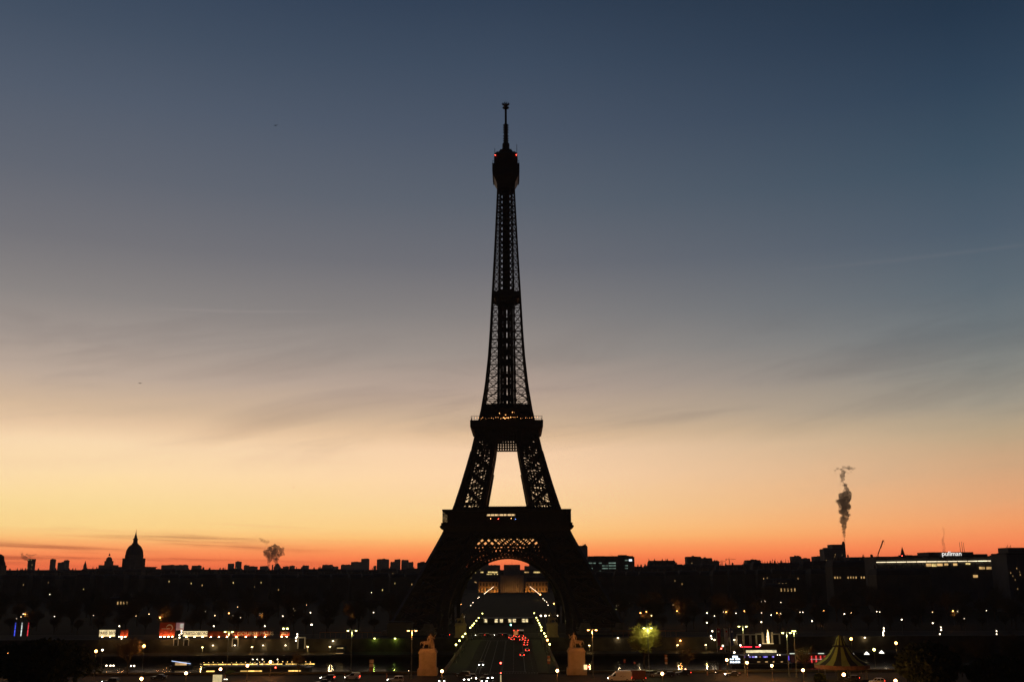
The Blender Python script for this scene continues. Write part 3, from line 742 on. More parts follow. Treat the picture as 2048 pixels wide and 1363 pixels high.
# the boiler house under the big smoke cloud
p = gy(555,1126,4200); q0 = gy(549,1137,4200); q1 = gy(561,1137,4200)
o = thing('boiler_house', 'dark peaked boiler house under the large smoke cloud', 'building', (p.x, 4200, gr(4200))); h = p.z-gr(4200); a = (q1.x-q0.x)/2
mb = MB(); mb.box(-a,a,-a,a,0,h*.75); mb.build('wall', m_conc, o); MB().frust(a,a,h*.75,a*.2,a*.2,h*1.02).build('roof', m_zinc, o)
MB().tube((-a*1.6,0,0),(-a*1.6,0,h*.92),3.2,2.6,10).build('chimney', m_conc, o)
P_SMOKE_M = Vector((p.x,4200,p.z))
# ------------------------------------------------------------------ hotel and its neighbours on the right
o = pxblock('hotel', 'long dark hotel with a glowing roof line and white rooftop letters', 'hotel', 1752, 2003, 1113, 820, 28, seed=41, m=m_conc, roof='step')
c = o.location; Yh = 820
def hx(px, py): v = gy(px, py, Yh); return (v.x-c.x, v.z-c.z)
yb = -14
x0, z0 = hx(1859,1117); x1, z1 = hx(1947,1103); zroof = hx(1880,1113)[1]
MB().box(x0,x1,yb+.5,10,zroof*.93,z1).build('roof_block', m_conc, o)
x2, z2 = hx(1976,1107); MB().box(x1+.01,x2,yb+1,10,zroof*.93,z2).build('roof_block', m_conc, o)
e_strip = emat('roof_line_light', (1,.82,.52), 2.2, .3, .05)
xa, za = hx(1752,1123.6); xb, zb_ = hx(1996,1120.6)
ns = 12
for i in range(ns):
    u0, u1 = i/ns, (i+1)/ns-.006
    p0 = Vector((xa+(xb-xa)*u0, yb-.75, za+(zb_-za)*u0)); p1 = Vector((xa+(xb-xa)*u1, yb-.75, za+(zb_-za)*u1))
    MB().beam(p0, p1, .3, .45).build('light_strip', e_strip, o)
for a, b, py, hgt, mk in ((1852,1862,1129,2.2,'w'),(1863,1873,1129,2.2,'y'),(1874,1885,1128.5,1.9,'w'),(1888,1896,1128,1.6,'w'),(1906,1914,1128,1.7,'w'),(1931,1940,1126.5,1.2,'y'),(1958,1969,1135,1.9,'w'),(1972,1983,1135,1.9,'w'),(1987,1998,1134.5,1.9,'w'),(1946,1955,1151.5,2.0,'w'),(1992,1999,1149,1.4,'w'),(1991,1999,1158,1.6,'w'),(1985,1992,1116.4,.7,'y')):
    xx, zz = hx(a, py); xy, _ = hx(b, py); lit(o, xx, xy, zz-hgt/2, hgt, yb-.4, WIN[mk])
xs_, zs_ = hx(1903,1107.6)
e_sign = emat('sign_white', (1,.97,.93), 1.15)
SG_ = thing('rooftop_sign', 'white illuminated rooftop letters reading pullman on the dark hotel', 'sign', (c.x+xs_, c.y+yb-.2, c.z+zs_))
sgn = txt('lettering', 'pullman', 4.9, e_sign, SG_, (0,-.25,.4), ext=.06, bold=.0, sx=1.04)
mb = MB(); mb.beam((-7,0,-2.6),(7,0,-2.6),.2); mb.beam((-6,0,-2.6),(-6,0,1.5),.2); mb.beam((6,0,-2.6),(6,0,1.5),.2); mb.build('frame', m_metal, SG_)
for px, py in ((1934,1082),(1938.2,1081),(1942,1083)):
    xx, zz = hx(px, py); MB().tube((xx,0,z1-1),(xx,0,zz),.22,.12,6).build('mast', m_metal, o)
xx, zz = hx(1997,1109.5); mb = MB(); mb.tube((xx,-2,zz-3),(xx,-2,zz),.1,.1,5); mb.build('mast', m_metal, o); mb = MB(); mb.sphere((xx,-2,zz+.2),.28,8,5); mb.build('beacon', e_red, o)
o = pxblock('apartment_tower', 'dark apartment tower with a rooftop cabin at the right edge', 'building', 2012, 2075, 1101, 760, 26, seed=43, wins=spots(7,12,'w',(.05,.5),(.3,.8),.5))
x_ = gy(2022,1094,760); c = o.location; MB().box(x_.x-c.x,x_.x-c.x+14,-8,8,(gy(2030,1101,760).z-c.z)*.95,x_.z-c.z).build('roof_cabin', m_conc, o)
for k in range(4):
    v = gy(2024+k*3,1091,760); MB().tube((v.x-c.x,-4,v.z-c.z-3),(v.x-c.x,-4,v.z-c.z+(k%2)),.2,.15,5).build('antenna', m_metal, o)
pxblock('apartment_house', 'dim terrace with a row of reddish lit windows below the smoking block', 'building', 1664, 1752, 1119.5, 900, 22, seed=45, m=m_facade, roof='mansard', wins=[(.02+.06*i,.045+.06*i,.60,1.6,'w') for i in range(13) if i not in (3,4,9)])
pxblock('apartment_house', 'sloping dark roofs between the smoking block and the slanted crane', 'building', 1697, 1760, 1113, 1100, 22, seed=46, m=m_facade, roof='mansard')
pxblock('apartment_house', 'old terrace with tall dim windows below the hotel roof line', 'building', 1752, 1860, 1136, 760, 20, seed=47, m=m_facade, roof='mansard')
# cranes
def crane(label, base_px, base_py, tip_px, tip_py, Y, luff=True):
    b0 = gy(base_px, base_py, Y); t0 = gy(tip_px, tip_py, Y); o = thing('crane', label, 'crane', (b0.x, Y, gr(Y)))
    hb = b0.z-gr(Y); dx = t0.x-b0.x; dz = t0.z-b0.z
    mb = MB()
    for a, b in ((-1,-1),(1,-1),(1,1),(-1,1)): mb.beam((a,b,0),(a*.9,b*.9,hb),.35)
    z = 0
    while z < hb-3: mb.beam((-1,-1,z),(1,-1,z+3),.2); mb.beam((1,1,z),(-1,1,z+3),.2); z += 3
    mb.build('mast', m_metal, o)
    mb = MB()
    if luff:
        n = 12
        for y in (-.7,.7): mb.beam((0,y,hb),(dx,y*.4,hb+dz),.5)
        mb.beam((0,0,hb+1.4),(dx,0,hb+dz+.6),.5)
        mb.beam((dx*.5,-.8,hb+dz*.5),(dx*.94,-.8,hb+dz*.97),1.5,1.2)
        mb.beam((dx*.94,-.8,hb+dz*.97),(dx*1.16,0,hb+dz*.99),.9)
    else:
        for y in (-.6,.6): mb.beam((-abs(dx)*.6,y,hb),(abs(dx),y,hb),.4)
        mb.beam((-abs(dx)*.6,0,hb+1.2),(abs(dx),0,hb+1.2),.35); mb.beam((0,0,hb),(0,0,hb+5),.4); mb.beam((0,0,hb+5),(abs(dx)*.8,0,hb+1.2),.16); mb.beam((0,0,hb+5),(-abs(dx)*.5,0,hb+1.2),.16)
        mb.box(-abs(dx)*.58,-abs(dx)*.45,-.8,.8,hb-2,hb)
    mb.build('jib', mat('crane_red',(.35,.05,.03),.6) if luff else m_metal, o)
    if luff: MB().tube((dx*1.16,0,hb+dz*.98),(dx*1.16,0,hb+dz*.72),.12,.12,5).build('cable', m_metal, o)
crane('slanted red crane boom against the orange sky left of the spire', 1755.5, 1110, 1766, 1080, 1300)
crane('small tower crane with a level jib right of the paired blocks', 1458.5, 1118, 1471, 1118, 2400, False)
crane('tinier tower crane low beside the stepped dark block', 1444, 1122.5, 1452, 1122.5, 2600, False)
# poplars against the sky, right
# ------------------------------------------------------------------ rows of ordinary houses
G_H = 'dark city houses behind the trees'
rh = random.Random(21); kk = 0
def row(px0, px1, Y, ytop_l, ytop_r, wid, skip=(), lb=''):
    global kk
    px = px0
    while px < px1:
        w = wid*rh.uniform(.7,1.35); q = px + w
        if not any(a < (px+q)/2 < b for a, b in skip):
            t = (px-px0)/(px1-px0); yt = ytop_l+(ytop_r-ytop_l)*t + rh.uniform(-1.8,1.8)
            ws = []
            for _ in range(rh.choice((0,0,0,1,1,2))):
                u = rh.uniform(.08,.9); ws.append((u, u+.03, rh.uniform(.35,.74), 1.5, rh.choice('wwy')))
            pxblock('town_house', lb, 'house', px, q, yt, Y+rh.uniform(-25,25), rh.uniform(14,22), m=m_facade, roof='mansard', seed=kk, group=G_H, wins=ws); kk += 1
        px = q
LB1 = 'dark slate-roofed town house with chimneys, one of the unlit rows along the skyline'
LB2 = 'dark slate-roofed town house, one of the rows just below the skyline'
row(-30, 850, 1650, 1137.5, 1136.5, 27, (), LB1)
row(1172, 1510, 1450, 1131, 1127, 27, (), LB1)
row(1505, 1668, 1250, 1124, 1121, 26, (), LB1)
row(-40, 835, 1120, 1149, 1146, 32, (), LB2)
row(1190, 1690, 1000, 1142, 1137, 32, (), LB2)
row(1985, 2080, 1000, 1128, 1128, 30, (), LB1)
# lit windows here and there in the dark belt
for px, py, n, w in ((236,1205,4,3.2),(1552,1168,4,3.5),(1550,1178,5,3.5),(1767,1197,2,5)):
    p = gy(px, py, 880); o = pxblock('town_house', {236:'dark house with a broken row of lit windows below the great dome',1552:'dark house with a yellow lit row of windows behind the right trees, upper one',1550:'dark house with a yellow lit row of windows behind the right trees, lower one',1767:'dark house with two dim tall windows under the hotel'}[px], 'house', px-20, px+40, py-12, 880 if px != 1550 else 860, 14, m=m_facade, roof='mansard', seed=px)
    for i in range(n):
        v = gy(px+i*w*1.9, py, 880); lit(o, v.x-o.location.x-.45, v.x-o.location.x+.45, v.z-o.location.z-1.2, 2.4, -7.45, WIN['w'])
# ------------------------------------------------------------------ the military school at the end of the lawns
Ys = 1430; gz_ = gr(Ys)
m_warm = mat('school_stone', (.30,.22,.13), .85, 0, .15, .3)
PAL = thing('military_school', 'long classical facade lit warm orange at the end of the lawns', 'building', (0, Ys+10, gz_))
l = gy(958,1156,Ys); r_ = gy(1095,1156,Ys); hgt = l.z-gz_
for xs0, xs1 in ((l.x,-19),(19,r_.x)):
    mb = MB()
    mb.box(xs0,xs1,-10,10,0,hgt*.74); mb.box(xs0-.3,xs1+.3,-10.6,10.6,hgt*.70,hgt*.76); mb.box(xs0-.2,xs1+.2,-10.4,10.4,hgt*.38,hgt*.41)
    x = xs0
    while x < xs1: mb.box(x-.5,x+.5,-10.5,-10,0,hgt*.7); x += 4.4
    mb.build('wing_wall', m_warm, PAL)
for xs0, xs1 in ((l.x,-19),(19,r_.x)): MB().frust((xs1-xs0)/2,10,hgt*.76,(xs1-xs0)/2-2,5,hgt*1.05,(xs0+xs1)/2).build('roof', m_zinc, PAL)
for xs0, xs1 in ((l.x,-19),(19,r_.x)):
    x = xs0+2.2
    while x < xs1-1:
        for z in (.08,.46): mb = MB(); mb.box(x-.8,x+.8,-10.12,-10.02,hgt*z,hgt*(z+.22)); mb.build('window', m_glass, PAL)
        x += 4.4
e_fl = emat('floodlight', (1,.42,.09), 170)
for k, x in enumerate((-44,-38,-32,-26,-21,-7,7,21,26,32,38,44)):
    f = thing('floodlight', 'small ground floodlight washing the classical facade with orange light', 'floodlight', (x, Ys-(7 if abs(x) > 10 else 28), gr(Ys)), 0, 'floodlights before the lit facade')
    MB().frust(.75,.3,0,.75,.3,1.0).build('housing', m_metal, f); mb = MB(); mb.add([(-.6,.36,.10),(.6,.36,.10),(.6,.34,.8),(-.6,.34,.8)],[(0,1,2,3)]); mb.build('lens', e_fl, f)
# draped scaffold over the central pavilion
DR = thing('draped_scaffold', 'tall box of pale scaffold sheeting over the central pavilion under the arch', 'scaffold', (gy(1024,1180,Ys-16).x, Ys-6, gz_))
def dz(py): return gy(1024,py,Ys-16).z-gz_
def dx_(px): return gy(px,1150,Ys-16).x-DR.location.x
m_sheet = mat('scaffold_sheet', (.34,.31,.27), .8, 0, .12, .12)
def sheeted(x0, x1, y0, y1, z0, z1):
    """box whose sides are softly pleated sheeting"""
    mb = MB(); n = 36
    for i in range(n):
        a, b = x0+(x1-x0)*i/n, x0+(x1-x0)*(i+1)/n
        da, db = .18*math.sin(i*1.9), .18*math.sin((i+1)*1.9)
        mb.add([(a,y0+da,z0),(b,y0+db,z0),(b,y0+db,z1),(a,y0+da,z1)],[(0,1,2,3)])
    mb.add([(x0,y0,z0),(x0,y1,z0),(x0,y1,z1),(x0,y0,z1)],[(0,1,2,3)]); mb.add([(x1,y0,z0),(x1,y1,z0),(x1,y1,z1),(x1,y0,z1)],[(0,1,2,3)])
    mb.add([(x0,y1,z0),(x1,y1,z0),(x1,y1,z1),(x0,y1,z1)],[(0,1,2,3)]); mb.add([(x0,y0,z1),(x1,y0,z1),(x1,y1,z1),(x0,y1,z1)],[(0,1,2,3)])
    return mb
sheeted(dx_(1000.5),dx_(1047.5),-10,12,0,dz(1149.5)).build('sheeting', m_sheet, DR)
sheeted(dx_(1007.5),dx_(1040.5),-6,10,dz(1149.4),dz(1128.3)).build('sheeting', m_sheet, DR)
MB().tube((0,0,dz(1128)),(0,0,dz(1120)),.15,.1,5).build('flagpole', m_metal, DR)
# office range with long lit rows behind the school
o = pxblock('office_range', 'long low office range with bright yellow window rows behind the school', 'building', 926, 1125, 1139.5, 1650, 26, seed=61, m=m_conc, roof='step', bands=False)
c = o.location
for a, b, py, h_, mk in ((940,952,1143.5,2.2,'y'),(961,967,1143.5,1.8,'y'),(976,995,1143.5,2.3,'y'),(1049,1058,1143.5,1.8,'w'),(1067,1080,1143.5,2.2,'y'),(1081,1090,1143.5,1.4,'w')):
    n = max(2,int((b-a)/2))
    for i in range(n):
        v0 = gy(a+(b-a)*i/n,py,1650); v1 = gy(a+(b-a)*(i+.82)/n,py,1650); lit(o, v0.x-c.x, v1.x-c.x, v0.z-c.z-h_/2, h_, -13.1, WIN[mk])
for i in range(8):
    if i in (4,6): continue
    v = gy(974.5+i*2.9,1147.6,1650); lit(o, v.x-c.x-.7, v.x-c.x+.7, v.z-c.z-.6, 1.4, -13.1, WIN['y'])
for px, py in ((930,1151),(935,1151.2),(939,1150),(942,1155),(934,1156),(950,1163),(952,1164),(928,1164),(1099,1154),(1105,1154)):
    v = gy(px,py,1650); lit(o, v.x-c.x-.6, v.x-c.x+.6, v.z-c.z-.5, 1.3, -13.1, WIN['w'])
# low pale pavilions among the trees beside the tower (kiosks lit under the arch)
KI = thing('ticket_pavilion', 'low pavilion with four pairs of lit panes under the tower', 'pavilion', (gy(1010,1232,640).x, 640, 0))
mb = MB(); mb.box(-17,17,-2,3,3.2,3.7); mb.box(-17,17,2.6,3,0,3.2)
for i in range(9): mb.box(-16.8+i*4.2-.12,-16.8+i*4.2+.12,-1.8,-1.6,0,3.2)
mb.build('frame', m_metal, KI)
e_pane = emat('pane_glow', (1,.80,.42), .8, .7, 1.2)
for a in (-13,-6.4,-3.2,2.0,4.8,10.5,12.3): MB().box(a,a+1.9,2.3,2.4,.9,2.9).build('pane', e_pane, KI)
# ------------------------------------------------------------------ trees
def tree_meshes(seed, H, spread, depth=5, lean=0.0, dens=1.0, rmin=.022):
    r = random.Random(seed); tr = MB(); tw = MB()
    def grow(p, d, ln, rad, lv):
        q = p + d*ln; mid = p + d*ln*.5 + Vector((r.uniform(-1,1),r.uniform(-1,1),r.uniform(-.4,.4)))*ln*.06
        tgt = tr if lv <= 1 else tw; n_ = 6 if lv <= 1 else (4 if lv == 2 else 3)
        rad = max(rad, rmin)
        tgt.tube(p, mid, rad, rad*.84, n_, cap=False); tgt.tube(mid, q, rad*.84, rad*.66, n_, cap=False)
        if lv >= depth: return
        n = (4,4,4,4,3,2)[lv] + (1 if dens > 1.2 and lv >= 2 else 0)
        for i in range(n):
            a = 2*math.pi*(i + r.random()*.8)/n + lv
            side = Vector((math.cos(a), math.sin(a), 0))
            if lv: side = (side - d*side.dot(d)); side = side.normalized() if side.length > .05 else Vector((1,0,0))
            tilt = r.uniform(.45,1.0)*spread*(1.0 if lv else .75)
            nd = (d + side*tilt + Vector((0,0,.28 if lv < 2 else .10))).normalized()
            t = r.uniform(.35,1.0) if lv else r.uniform(.75,1.0)
            grow(p + d*ln*t, nd, ln*r.uniform(.55,.80)*(1.15 if lv == 0 else 1), rad*.55, lv+1)
        grow(q, (d + Vector((r.uniform(-.25,.25),r.uniform(-.25,.25),.1))).normalized(), ln*.74, rad*.62, lv+1)
    grow(Vector((0,0,0)), Vector((lean,0,1)).normalized(), H*.27, H*.018, 0)
    return tr, tw
def tree(name, label, loc, seed, H, spread=.9, group=None, depth=5, lean=0, dens=1.0, mt=None, rmin=.022):
    t = thing(name, label, 'tree', loc, 0, group)
    tr, tw = tree_meshes(seed, H, spread, depth, lean, dens, rmin)
    tr.build('trunk', m_bark, t, fix=False); tw.build('crown', mt or m_twig, t, fix=False)
    return t
protos = [tree('bare_tree','x',(0,0,0),50+i,16+i*.6,.85+.1*i,None,5,0,1.3) for i in range(4)]
used = set(); rt = random.Random(77)
G_T = 'bare winter trees around the tower gardens'
LT = 'bare winter tree, one of the unlit dark mass around the tower'
def put_tree(x, y, s=1.0, label=LT, group=G_T):
    k = rt.randrange(4); p = protos[k]; z = gr(y)
    sc = s*rt.uniform(.85,1.2)
    if k not in used:
        used.add(k); p.location = (x,y,z); p.scale = (sc,)*3; p.rotation_euler = (0,0,rt.uniform(0,6.28)); p['label'] = label; p['group'] = group; return p
    return dup(p, (x,y,z), rt.uniform(0,6.28), label, group, sc)
# avenues of the lawns
for sx in (-1,1):
    y = 705
    while y < 1390:
        for x in (64,80,100): put_tree(sx*(x+rt.uniform(-3,3)), y+rt.uniform(-4,4), .86)
        y += 30
# gardens either side of the tower and along the far quay
for sx in (-1,1):
    for y, x0, x1, st, s in ((566,84,330,15,1.0),(640,74,380,16,1.15),(740,125,440,20,1.25),(850,130,500,26,1.3)):
        x = x0
        while x < x1: put_tree(sx*x+rt.uniform(-4,4), y+rt.uniform(-22,22), s); x += st*rt.uniform(.8,1.25)
LQ = 'bare quayside tree in the row beyond the river, caught by lamp light'
for sx in (-1,1):
    x = 34
    while x < 300: put_tree(sx*x, 546+rt.uniform(-2,2), .60, LQ, 'quayside trees caught by lamp light'); x += 12
# poplars on the right skyline
px = 1524
while px < 1582:
    p = gy(px, 1117+rt.uniform(-2,3), 1150); z0 = gr(1150); h = p.z-z0
    t = thing('poplar', 'narrow upright poplar in the ragged row on the right skyline', 'tree', (p.x,1150,z0), 0, 'poplars on the right skyline')
    MB().tube((0,0,0),(0,0,h*.4),.4,.25,6).build('trunk', m_bark, t)
    mb = MB()
    for i in range(90):
        a = rt.uniform(0,6.28); q = rt.random(); z = h*(.25+.75*q); r0 = 2.3*(1-q)**.6+.15
        b = Vector((0,0,z-1.5)); e = Vector((r0*math.cos(a)*rt.uniform(.4,1),r0*math.sin(a)*rt.uniform(.4,1),z+rt.uniform(.2,1.2)))
        if e.z < h: mb.tube(b,e,.14,.05,3,False)
    mb.build('crown', m_twig, t, fix=False); px += 5.2
# trees of the near bank
o = tree('bare_tree', 'bare tree lit green-white from above by the twin lamp at right of centre', gz(1299,1338,0)+Vector((-1,4.5,-.3)), 201, 16.5, 1.2, None, 6, 0, 1.6, mat('lit_twigs',(.24,.23,.06),.9,0,.2,1), .04)  # twig colour brightened and yellowed to paint in the lamp's light
o = tree('bare_tree', 'bare tree with a thick forking trunk lit orange at lower left', gz(254,1351,0), 207, 14.5, 1.05, None, 5, 0, 1.0)
o = tree('bare_tree', 'small bare tree before the pool of light on the far quay', gz(1377,1345,0), 211, 8.5, 1.1, None, 5)
o = tree('bare_tree', 'slim bare tree in front of the red-lit barge', gz(1612,1352,0), 214, 10.5, .8, None, 5)
o = tree('bare_tree', 'small bare tree in front of the right end of the lit boat', gz(596,1349,0), 217, 8.0, 1.15, None, 5)
def bush(name, label, c, rx, ry, rz, n, seed, m):
    r = random.Random(seed); t = thing(name, label, 'tree', c)
    MB().tube((0,0,0),(0,0,rz*.8),rz*.06,rz*.03,7).build('trunk', m_bark, t)
    mb = MB()
    for _ in range(n):
        v = Vector((r.gauss(0,1), r.gauss(0,1), r.gauss(0,1))).normalized()*(r.random()**.4)
        lob = 1+.28*mnoise.noise(v*2.3+Vector((seed,0,0)))
        p = Vector((v.x*rx*lob, v.y*ry*lob, rz*1.05+v.z*rz*lob)); s = r.uniform(.35,.8)
        a = Vector((r.gauss(0,1), r.gauss(0,1), r.gauss(0,1))).normalized()*s; b = a.cross(Vector((r.gauss(0,1),r.gauss(0,1),r.gauss(0,1)))).normalized()*s*.6
        mb.add([p-a,p+b,p+a,p-b],[(0,1,2,3)])
    mb.build('crown', m, t, fix=False); return t
m_ever = mat('evergreen', (.030,.038,.018), .9, 0, .3, .8)
bush('evergreen_tree', 'big dark evergreen crown at the lower right, hiding the lit street', gz(1860,1375,0), 8.5, 6, 5.6, 5200, 3, m_ever)
for k, (px, py, hh) in enumerate(((1925,1352,12),(1972,1358,14),(2030,1352,15))): tree('bare_tree', ('first','second','third')[k]+' tall bare tree from the dark evergreen towards the right edge', gz(px,py,0), 230+k, hh, 1.0, None, 5, 0, 1.4)
bush('evergreen_tree', 'broad low dark evergreen against the right edge of the picture', gz(2010,1372,0), 11, 6, 3.6, 5200, 4, m_ever)
bush('evergreen_tree', 'tall dark evergreen mass in the lower left corner', gz(80,1372,0), 15, 7, 6.0, 7000, 5, m_ever)
bush('clipped_shrub', 'small rounded shrub with a green sheen left of the tent roof lamp', gz(1641,1370,0), 1.5, 1.5, 1.5, 500, 6, mat('shrub_green',(.07,.085,.02),.9,0,.3,1))
# ------------------------------------------------------------------ lamps
EM = {'w': e_white, 'o': e_orange, 'g': e_green, 'b': e_globe}
def lamp(px, py, kind='w', Y=None, z=None, label=None, group=None, r=.3, name='street_lamp', ground=None):
    if Y is None:
        p = gz(px, py, z if z is not None else 8.0)
        if p.y < 497: p = gy(px, py, 497)
    else: p = gy(px, py, Y)
    g = gr(p.y) if ground is None else ground
    t = thing(name, label or 'x', 'street lamp', (p.x, p.y, g), 0, group)
    h = p.z-g
    MB().lathe([(.16,0),(.14,.5),(.09,.6),(.07,h-r*1.0)],8).build('pole', m_post, t)
    MB().sphere((0,0,h), r, 10, 6).build('globe', EM[kind], t)
    if kind in 'og': plight(t, (0,0,h), 3200 if kind == 'o' else 200, SOD if kind == 'o' else GRN, r*1.2)
    mb = MB(); mb.lathe([(r*.5,h+r*.85),(r*.35,h+r*1.15),(.02,h+r*1.4)],8); mb.build('cap', m_metal, t)
    return t
LW = 'small pale street lamp, one of many pinpricks among the dark trees beyond the river'
LO = 'orange sodium street lamp glowing among the dark trees beyond the river'
GW, GO = 'distant white street lamps', 'distant orange street lamps'
DOTS_W = [(46.4,1226.7),(42,1232.5),(33,1236),(109,1231.8),(140.5,1229.4),(187,1229.6),(272,1230.6),(298,1227),(340,1227),(347,1227),(411,1221.8),(447,1217),(429.6,1229.8),(466.5,1229.8),(480.6,1234),(475,1212.7),(507.7,1210),(516,1212),(519.7,1226),(565.6,1231),(587.4,1216),(590,1220.8),(585.7,1228.4),(621,1224),(613,1208.6),(712,1220),(747,1223.7),(795,1221.5),(796,1210.8),(802,1211.5),(1169.6,1218.8),(1236.6,1209),(1233.5,1211),(1258,1205.4),(1301.6,1208),(1303,1230),(1346,1208.6),(1414,1225),(1429,1230.8),(1447,1222.5),(1472,1225.4),(1523,1224.5),(1542.5,1229),(1561.8,1226),(1594,1217),(1600,1223),(1605.8,1223.2),(1688.8,1226.7),(1702.3,1224.7),(1753.3,1221.8),(1759.4,1222.8),(1805,1221),(1865,1223),(1915.5,1221.8),(1973,1219.8),(1928.5,1236)]
DOTS_O = [(50,1227.4),(320,1234),(458,1225.4),(525.3,1226),(703,1224.7),(1281,1224.7),(1292.8,1222.5),(1354,1221),(1452.4,1223),(1554,1225),(1906,1221)]
rl2 = random.Random(8)
EM.update(a=e_amber, d=e_dim)
for px, py in DOTS_W: lamp(px, py, rl2.choice('wwwaad'), label=LW, group=GW, r=rl2.uniform(.17,.30))
for px, py in DOTS_O:
    o = lamp(px, py, 'o', label=LO, group=GO, r=rl2.uniform(.22,.3))
    put_tree(o.location.x+rl2.uniform(1.5,3), o.location.y+2.5, .58, LQ, 'quayside trees caught by lamp light')
FAR_W = [(99.7,1187.8),(743,1184),(809,1198),(824.7,1181.7),(1114,1188.3),(1221,1202),(1290,1201.7),(1523,1202.5),(1530,1201),(1561.6,1203.7)]
for px, py in FAR_W: lamp(px, py, 'w', Y=800, label='faint high white lamp, set apart above the main scatter of street lamps', group='faint high white lamps', r=.2)
for px, py, lb in ((1203.3,1219.6,'bright orange lamp just right of the tower leg'),(921,1207.4,'bright orange lamp inside the left tower leg'),(1107.8,1206,'bright orange lamp inside the right tower leg'),(1489,1221,'bright orange lamp glowing in twigs above the three banners'),(1647,1220.3,'bright orange lamp above the tent roof, right of the white trio')):
    lamp(px, py, 'o', label=lb, r=.42)
for px, py in ((238.7,1251),(427.6,1251),(529.7,1251),(1413.8,1244),(1522.7,1242.8),(1803.4,1238),(1865.5,1245),(1624,1241)):
    lamp(px, py, 'w', Y=500, label='white post lamp in the evenly spaced row along the far quay street', group='white lamps along the far quay', r=.28)
# lamps of the bridge and of the road under the tower: pairs, z about 6
LBR = ['greenish-white globe lamp on the %s parapet of the bridge' % s for s in ('left','right')]
for yy in (363,385,409,429,477,500,520,551,585,651):
    for sx, k in ((-1,0),(1,1)):
        if yy == 385 and sx == 1: continue
        t = thing('bridge_lamp', ('greenish-white globe lamp in the row down the left side of the bridge road','greenish-white globe lamp in the row down the right side of the bridge road')[k], 'street lamp', (sx*16.3, yy, .14 if yy < 488 else 0), 0, ('bridge lamps on the left','bridge lamps on the right')[k])
        MB().lathe([(.3,0),(.25,.6),(.1,.8),(.08,5.5)],10).build('pole', m_post, t); MB().sphere((0,0,6.0),.31,12,8).build('globe', e_green, t); plight(t, (0,0,6.0), 480, (.95,.92,.22), .42); MB().lathe([(.16,6.28),(.1,6.45),(.02,6.6)],8).build('cap', m_metal, t)
t = thing('bridge_lamp', 'single orange lamp among the white ones on the right of the bridge', 'street lamp', (16.2,384,.14)); MB().lathe([(.3,0),(.25,.6),(.1,.8),(.08,5.6)],10).build('pole', m_post, t); MB().sphere((0,0,6.1),.40,12,8).build('globe', emat('lamp_orange_b',(1,.36,.08),14), t); plight(t, (0,0,6.1), 500, SOD, .5)
lamp(1082.7,1259.6,'g',Y=452,label='greenish-white lamp filling the gap in the right bridge row',r=.32,ground=.14)
# lamps along the lawns
LAWN = [(941.5,1209.6,814,0),(946,1204,870,0),(956,1195,1010,0),(958.3,1193,1040,0)] + [(968.6+(987-968.6)*t/9, 1186.4+(1172.5-1186.4)*t/9, 1120+26*t, 0) for t in range(10)]
LAWN += [(1096,1209,814,1),(1093.4,1202.7,880,1),(1089.3,1199.6,930,1),(1086,1196,985,1)] + [(1078+(1060.5-1078)*t/9, 1186.5+(1172.5-1186.5)*t/9, 1120+26*t, 1) for t in range(10)]
for px, py, Y, k in LAWN: lamp(px, py, 'w', Y=Y, label=('lamp in the converging row left of the long lawns under the arch','lamp in the converging row right of the long lawns under the arch')[k], group=('lamps left of the lawns','lamps right of the lawns')[k], r=.27)
lamp(1080.7,1188,'o',Y=1100,label='orange lamp standing out in the row right of the lawns',r=.6)
for px, py in ((1081.7,1230.3),(1090.7,1230.3),(1098.3,1230.3)): lamp(px, py, 'w', Y=600, label='white lamp in the short level row of three by the right tower leg', group='three level lamps', r=.5)
lamp(1115,1230,'w',Y=600,label='small lone white lamp right of the level row of three',r=.25)
lamp(927.8,1232,'w',Y=600,label='small white lamp under the left tower leg',r=.25)
# floodlight masts beside the tower legs
def flood(px, py, Y, n, label):
    p = gy(px, py, Y); t = thing('floodlight_mast', label, 'floodlight', (p.x, Y, 0)); h = p.z
    MB().tube((0,0,0),(0,0,h+.6),.2,.12,8).build('mast', m_post, t)
    for i in range(n):
        x = (i % 2-.5)*1.8; z = h - (i//2)*1.7
        MB().box(x-.5,x+.5,-.1,.3,z-.35,z+.35).build('housing', m_metal, t); MB().box(x-.42,x+.42,-.16,-.11,z-.28,z+.28).build('lens', e_green if n == 2 else e_white, t)
flood(1141.8,1203.5,560,4,'mast with four white floodlights inside the right tower leg')
flood(885.5,1204.7,560,2,'mast with two white floodlights inside the left tower leg')
flood(1228,1218,580,2,'mast with angled white floodlights right of the tower leg')
flood(627,1248,500,1,'short mast with one tilted floodlight on the far quay at left')
flood(571,1256,484,2,'mast with glaring tilted floodlights right of the course banner')
# twin-headed tall lamps of the near bank
def twin(px, py, kind, base_py, label, half=1.15):
    b = gz(px, base_py, 0); p = gy(px, py, b.y); h = p.z
    t = thing('twin_lamp', label, 'street lamp', (b.x, b.y, 0))
    mb = MB(); mb.lathe([(.3,0),(.26,1),(.16,1.2),(.1,h)],10); mb.beam((-half,0,h+.05),(half,0,h+.05),.1); mb.build('pole', m_post, t)
    plight(t, (0,-.3,h-.9), 3200 if kind == 'o' else (3000 if px == 1298 else 900), SOD if kind == 'o' else GRN, .35)
    for x in (-half, half):
        hd = MB().frust(.42,.3,h-.05,.3,.2,h+.2,x).build('lamp_head', m_metal, t)
        MB().sphere((x,0,h-.12),.34,10,6,.55).build('lens', EM[kind], hd)
    return t
twin(822.5,1259.4,'o',1356,'tall twin lamp glowing orange beside the left statue pedestal')
twin(1186.5,1258,'o',1356,'tall twin lamp glowing orange beside the right statue pedestal')
